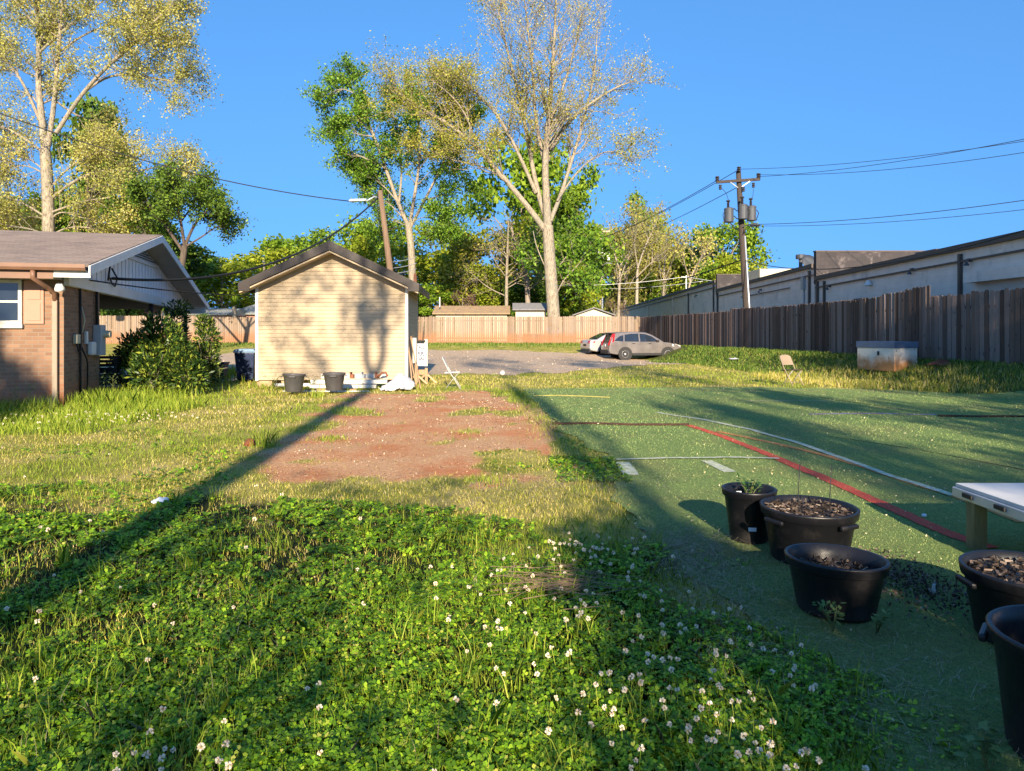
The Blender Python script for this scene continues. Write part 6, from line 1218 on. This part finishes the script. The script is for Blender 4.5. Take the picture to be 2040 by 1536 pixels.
# dead straw around the pots
def straw(n, cx, cy, sx, sy, m='dry', name='dry_straw'):
    x = RNG.normal(cx, sx, n); y = RNG.normal(cy, sy, n); k = y > 2.2; x, y = x[k], y[k]; n = len(x); a = RNG.uniform(0, 6.283, n); c = np.stack([x, y, tz(x, y) + RNG.uniform(.016, .05, n)], 1); d = np.stack([np.cos(a), np.sin(a), RNG.normal(0, .22, n)], 1) * RNG.uniform(.012, .05, n)[:, None]; s = np.stack([-np.sin(a), np.cos(a), 0 * a], 1) * .0011; b = np.stack([RNG.normal(0, .006, n), RNG.normal(0, .006, n), RNG.uniform(0, .008, n)], 1); return stuff(npmesh(name, np.concatenate([np.stack([c - d - s, c - d + s, c + b + s, c + b - s], 1), np.stack([c + b - s, c + b + s, c + d + s * .5, c + d - s * .5], 1)]), 4, GM[m]))
straw(2600, 1.2, 4.75, .22, .35); straw(1500, 1.15, 4.0, .16, .45); straw(1100, 1.5, 3.0, .4, .4); straw(1500, .75, 6.9, .5, .35); straw(1600, -.3, 6.6, .7, .35)
# old clover stalks lying in a heap
n = 90; c = np.stack([RNG.normal(.24, .16, n), RNG.normal(4.02, .13, n), RNG.uniform(.05, .10, n)], 1); a = RNG.normal(0, .5, n); d = np.stack([np.cos(a), np.sin(a), RNG.normal(0, .06, n)], 1) * RNG.uniform(.06, .16, n)[:, None]; s = np.array([0, .0013, .0013])
stuff(npmesh('dead_stalks', np.stack([c - d - s, c - d + s, c + d + s, c + d - s], 1), 4, LM['brownleaf']))
# spilled mulch by the tub
n = 1300; c = np.stack([RNG.normal(2.35, .16, n), RNG.normal(4.15, .26, n), RNG.uniform(.02, .05, n)], 1); stuff(npmesh('spilled_mulch', leafquads(c, .026, asp=.45), 4, M['mulch']))
# twigs, chips and dead leaves on the bare dirt
x, y = RNG.uniform(-4.2, 1.2, 7000), RNG.uniform(6.6, 18, 7000); k = (m_dirt(x, y) > .25) & (fbm(x * 1.6, y * 1.1, 71, 4) > .44); x, y = x[k], y[k]
GM['debris'] = leafmat('dirt_debris', [(0, (.05, .035, .025)), (.5, (.20, .13, .09)), (.8, (.45, .33, .22)), (1, (.7, .58, .44))], 0)
stuff(npmesh('dirt_debris', leafquads(np.stack([x, y, tz(x, y) + .008], 1), .022 * np.clip(y / 9, .8, 1.8), asp=.45), 4, GM['debris']))
# gravel stones
x, y = RNG.uniform(-14, 11, 1500), RNG.uniform(20, 46, 1500); k = m_gravel(x, y) > .1; x, y = x[k], y[k]
GM['stone'] = leafmat('gravel_chip', [(0, (.16, .12, .09)), (.6, (.34, .27, .21)), (1, (.5, .42, .33))], 0)
stuff(npmesh('gravel_chips', leafquads(np.stack([x, y, tz(x, y) + .03], 1), .07, asp=.8), 4, GM['stone']))
# clover: leaflets in threes
n = 130000; x, y = scat(n, 1.5, 8.2, 1.35, .9); cm = m_clover(x, y)
dens = cm * (.12 + .88 * sst(.38, .53, fbm(x * 1.7, y * 1.7, 41, 4) + .10 * sst(4.6, 3.2, y))); k = (RNG.uniform(0, 1, n) < dens); x, y = x[k], y[k]
x2, y2 = scat(9000, 5, 12, 1, .5); k2 = (fbm(x2 * .9, y2 * .9, 61, 4) > .56) & ~m_turf(x2, y2) & (m_dirt(x2, y2) < .3) & outside(x2, y2); x = np.concatenate([x, x2[k2]]); y = np.concatenate([y, y2[k2]])
x3 = RNG.uniform(.45, 1.2, 900); y3 = RNG.uniform(7.0, 8.4, 900); x = np.concatenate([x, x3]); y = np.concatenate([y, y3])
n = len(x); hz_ = (.014 + .062 * fbm(x * 5, y * 5, 17, 3)) * (.45 + .55 * sst(.1, .9, m_clover(x, y))) * RNG.uniform(.55, 1.15, n); a0 = RNG.uniform(0, 6.283, n); size = (.0175 * RNG.uniform(.5, 1.35, n)) * np.clip(y / 4.2, .85, 1.5)
cen = np.stack([x, y, tz(x, y) + hz_], 1); tlt = RNG.normal(0, .32, (n, 2)); LV = []
for j in range(3):
    a = a0 + j * 2.094; d = np.stack([np.cos(a), np.sin(a), tlt[:, 0] * np.cos(a) + tlt[:, 1] * np.sin(a) + .12 - .25 * RNG.uniform(0, 1, n)], 1); s = np.stack([-np.sin(a), np.cos(a), -tlt[:, 0] * np.sin(a) + tlt[:, 1] * np.cos(a)], 1)
    f = lambda p, q, up=0: cen + d * (size * p)[:, None] + s * (size * q)[:, None] + np.array([0, 0, 1.0]) * (size * up)[:, None]
    LV.append(np.stack([f(0, 0), f(.5, -.48, .10), f(.95, -.36, .12), f(1.0, 0, -.02), f(.95, .36, .12), f(.5, .48, .10)], 1))
stuff(npmesh('clover_leaves', np.concatenate(LV), 6, GM['clover']))
# thin clover stems / grass seed stalks standing over the clover
x, y = scat(6200, 1.6, 8.5, 1.3, .8); k = (m_clover(x, y) > .3); x, y = x[k], y[k]
stuff(npmesh('clover_stalks', blades(x, y, tz(x, y), RNG.uniform(.05, .15, len(x)), np.full(len(x), .0028), .6), 5, GM['lush']))
# coarse grass and weeds standing in the clover
kx, ky = scat(150, 2.4, 8, 1.1, .6); kq = (m_clover(kx, ky) > .3); kx, ky = kx[kq], ky[kq]
x = np.repeat(kx, 16) + RNG.normal(0, .035, len(kx) * 16); y = np.repeat(ky, 16) + RNG.normal(0, .035, len(kx) * 16)
stuff(npmesh('clover_weeds', blades(x, y, tz(x, y), RNG.uniform(.06, .19, len(x)), RNG.uniform(.003, .008, len(x)), .8), 5, GM['lush']))
x, y = scat(2600, 2.3, 8, 1.2, .6); k = (m_clover(x, y) > .2) & (fbm(x * 1.4, y * 1.4, 5, 3) > .5); x, y = x[k], y[k]
stuff(npmesh('dead_stems', blades(x, y, tz(x, y), RNG.uniform(.05, .14, len(x)), np.full(len(x), .0026), .9), 5, GM['dry']))
# white clover blooms (far too many to count)
x, y = scat(2900, 1.7, 9.5, 1.2, .8); nz = fbm(x * .9, y * .9, 91, 4); right = np.exp(-((x - .62) / .36) ** 2) * sst(5.4, 4.2, y)
k = (RNG.uniform(0, 1, len(x)) < np.clip(.05 + .45 * sst(.54, .68, nz) + right * .8, 0, 1) * np.maximum(m_clover(x, y), .5 * (x < -.3) * (y > 5)) ) & ~m_turf(x, y) & (m_dirt(x, y) < .3); x, y = x[k], y[k]
xa = RNG.normal(.50, .17, 42); ya = RNG.normal(4.5, .2, 42); xb = RNG.normal(-6.6, 1.1, 110); yb = RNG.normal(11.6, .45, 110); x = np.concatenate([x, xa, xb]); y = np.concatenate([y, ya, yb])
FV = []; SV = []
for px, py in zip(x, y):
    h = random.uniform(.07, .14); r_ = random.uniform(.008, .0125) * (1.35 if py > 5 else 1) * (1.1 if py > 9 else 1); lx, ly = random.uniform(-.03, .03), random.uniform(-.03, .03); z0 = tz1(px, py); c = np.array([px + lx, py + ly, z0 + h]); nn = 26 if py < 6 else 14
    d = RNG.normal(0, 1, (nn, 3)); d[:, 2] = d[:, 2] * .8 + .15; d /= np.linalg.norm(d, axis=1)[:, None]; t_ = np.cross(d, RNG.normal(0, 1, (nn, 3))); t_ /= np.linalg.norm(t_, axis=1)[:, None]; w_ = r_ * .34
    i_ = c + d * r_ * .25; o_ = c + d * r_ * (.95 + .25 * RNG.random((nn, 1))); FV.append(np.stack([i_, (i_ + o_) / 2 + t_ * w_, o_ + t_ * w_ * .7, o_ - t_ * w_ * .7, (i_ + o_) / 2 - t_ * w_], 1))
    SV.append([[px - .0012, py, z0], [px + .0012, py, z0], [c[0] + .001, c[1], c[2]], [c[0] - .001, c[1], c[2]]])
stuff(npmesh('clover_blooms', np.concatenate(FV), 5, GM['flower'])); stuff(npmesh('clover_bloom_stems', np.array(SV), 4, GM['lush']))

# ---- individual weed stalks by the house and grass tufts
def stalk_proto():
    r = thing('weed_stalk', 'tall flowering weed stalk', 'weed'); mb = MB(); V = []
    mb.tube([(0, 0, 0), (.01, 0, .3), (0, .01, .62)], [.007, .006, .003], 5)
    for k in range(9):
        a = k * 2.4; z0 = .38 + .028 * k; e = (math.cos(a) * .10, math.sin(a) * .10, z0 + .09); mb.tube([(0, 0, z0), e], [.003, .002], 4)
        for j in range(7): c = Vector(e) + Vector([random.uniform(-.022, .022) for _ in range(3)]); d = Vector([random.uniform(-1, 1) for _ in range(3)]).normalized() * .016; s_ = d.cross(Vector((.3, .5, .8))).normalized() * .011; V += [c - d, c + s_, c + d, c - s_]
    for k in range(16): z0 = random.uniform(.03, .42); a = random.uniform(0, 6.28); c = Vector((0, 0, z0)); d = Vector((math.cos(a), math.sin(a), .5)).normalized() * .10; s_ = Vector((-math.sin(a), math.cos(a), 0)) * .016; V += [c, c + d * .5 + s_, c + d, c + d * .5 - s_]
    mb.build('stem', M['weedstem'], r, True); npmesh('leaves', np.array([tuple(v) for v in V]), 4, M['leafpale'], r); return r
sp0 = stalk_proto(); first = True
WS = [(30, 770, 12.6, .8, 0), (60, 760, 12.9, .9, 0), (100, 790, 12.4, .6, 0), (180, 725, 15.2, 1.0, 1), (200, 742, 15.0, .9, 1), (212, 738, 15.4, .8, 1), (225, 745, 15.2, .7, 1), (270, 770, 15.4, .7, 1), (345, 765, 16, .75, 1), (438, 725, 18, .8, 2), (430, 742, 18, .6, 2), (300, 755, 15.6, .7, 1), (20, 790, 12.2, .6, 0)]
WL = ('tall flowering weed stalk growing against the front wall of the brick house', 'tall flowering weed stalk between the meter wall and the evergreen bushes', 'yellowish flowering stalk in front of the blue tub')
for u, v, Yv, s_, g_ in WS:
    o = sp0 if first else copy_tree(sp0); first = False; px = P(u, v, Yv)[0]; z_ = tz1(px, Yv); top = CH - (v - HV) / F * Yv; s2 = max(.4, (top - z_) / .7); o.location = (px, Yv, z_); o.scale = (s2 * .9, s2 * .9, s2); o.rotation_euler = (0, 0, random.uniform(0, 6)); tag(o, WL[g_], 'weed', ('weed stalks at the house front', 'weed stalks by the meter wall', 'weed stalks by the blue tub')[g_])
for u, v, Yv, lb in ((545, 742, 18.4, 'spindly dry weed in front of the left part of the cream shed wall'), (622, 740, 18.4, 'spindly dry weed behind the gap between the two grey pots')):
    px = P(u, v, Yv)[0]; r = thing('dry_weed', lb, 'weed', (px, Yv, .03)); mb = MB(); V = []
    top = CH - (v - HV) / F * Yv
    for k in range(7):
        e = Vector((px + random.uniform(-.28, .28), Yv + random.uniform(-.1, .1), random.uniform(.5, 1) * top)); b = Vector((px, Yv, .03)); mb.tube([b, b.lerp(e, .5) + Vector((0, 0, .1)), e], [.006, .005, .003], 4)
        for j in range(8): c = e + Vector([random.uniform(-.06, .06) for _ in range(3)]); d = Vector([random.uniform(-1, 1) for _ in range(3)]).normalized() * .02; s2 = d.cross(Vector((.3, .5, .8))).normalized() * .012; V += [c - d, c + s2, c + d, c - s2]
    mb.build('stem', M['weedstem'], r, True, recalc=False); npmesh('leaves', np.array([tuple(v) for v in V]), 4, GM['dry'], r)
def tuft(label, u, v, n, h, w, m, sp=.08):
    x0, y0, z0 = G(u, v); x = RNG.normal(x0, sp, n); y = RNG.normal(y0, sp, n); r = npmesh('grass_tuft', blades(x, y, tz(x, y) - .005, RNG.uniform(.4, 1, n) * h, np.full(n, w), .7), 5, GM[m]); tag(r, label, 'grass tuft')
tuft('tall green tuft at the left edge of the bare dirt beside the clay lump', 527, 890, 70, .30, .012, 'lush')
tuft('long bladed grass tuft in the shaded clover at the left edge', 128, 1130, 22, .22, .014, 'lush', .03)
tuft('small broad grass tuft on the left of the clover above the paper scrap', 345, 1000, 24, .16, .012, 'lush', .04)
tuft('low green clump in the middle of the bare dirt patch', 940, 862, 160, .07, .007, 'lush', .13)
tuft('green clump at the near right end of the bare dirt patch', 975, 962, 200, .08, .007, 'lush', .14)
tuft('green clump on the left half of the bare dirt patch', 655, 876, 160, .08, .008, 'lush', .14)
tuft('tuft of green grass growing between the two grey pots', 632, 792, 50, .28, .016, 'lush', .07)
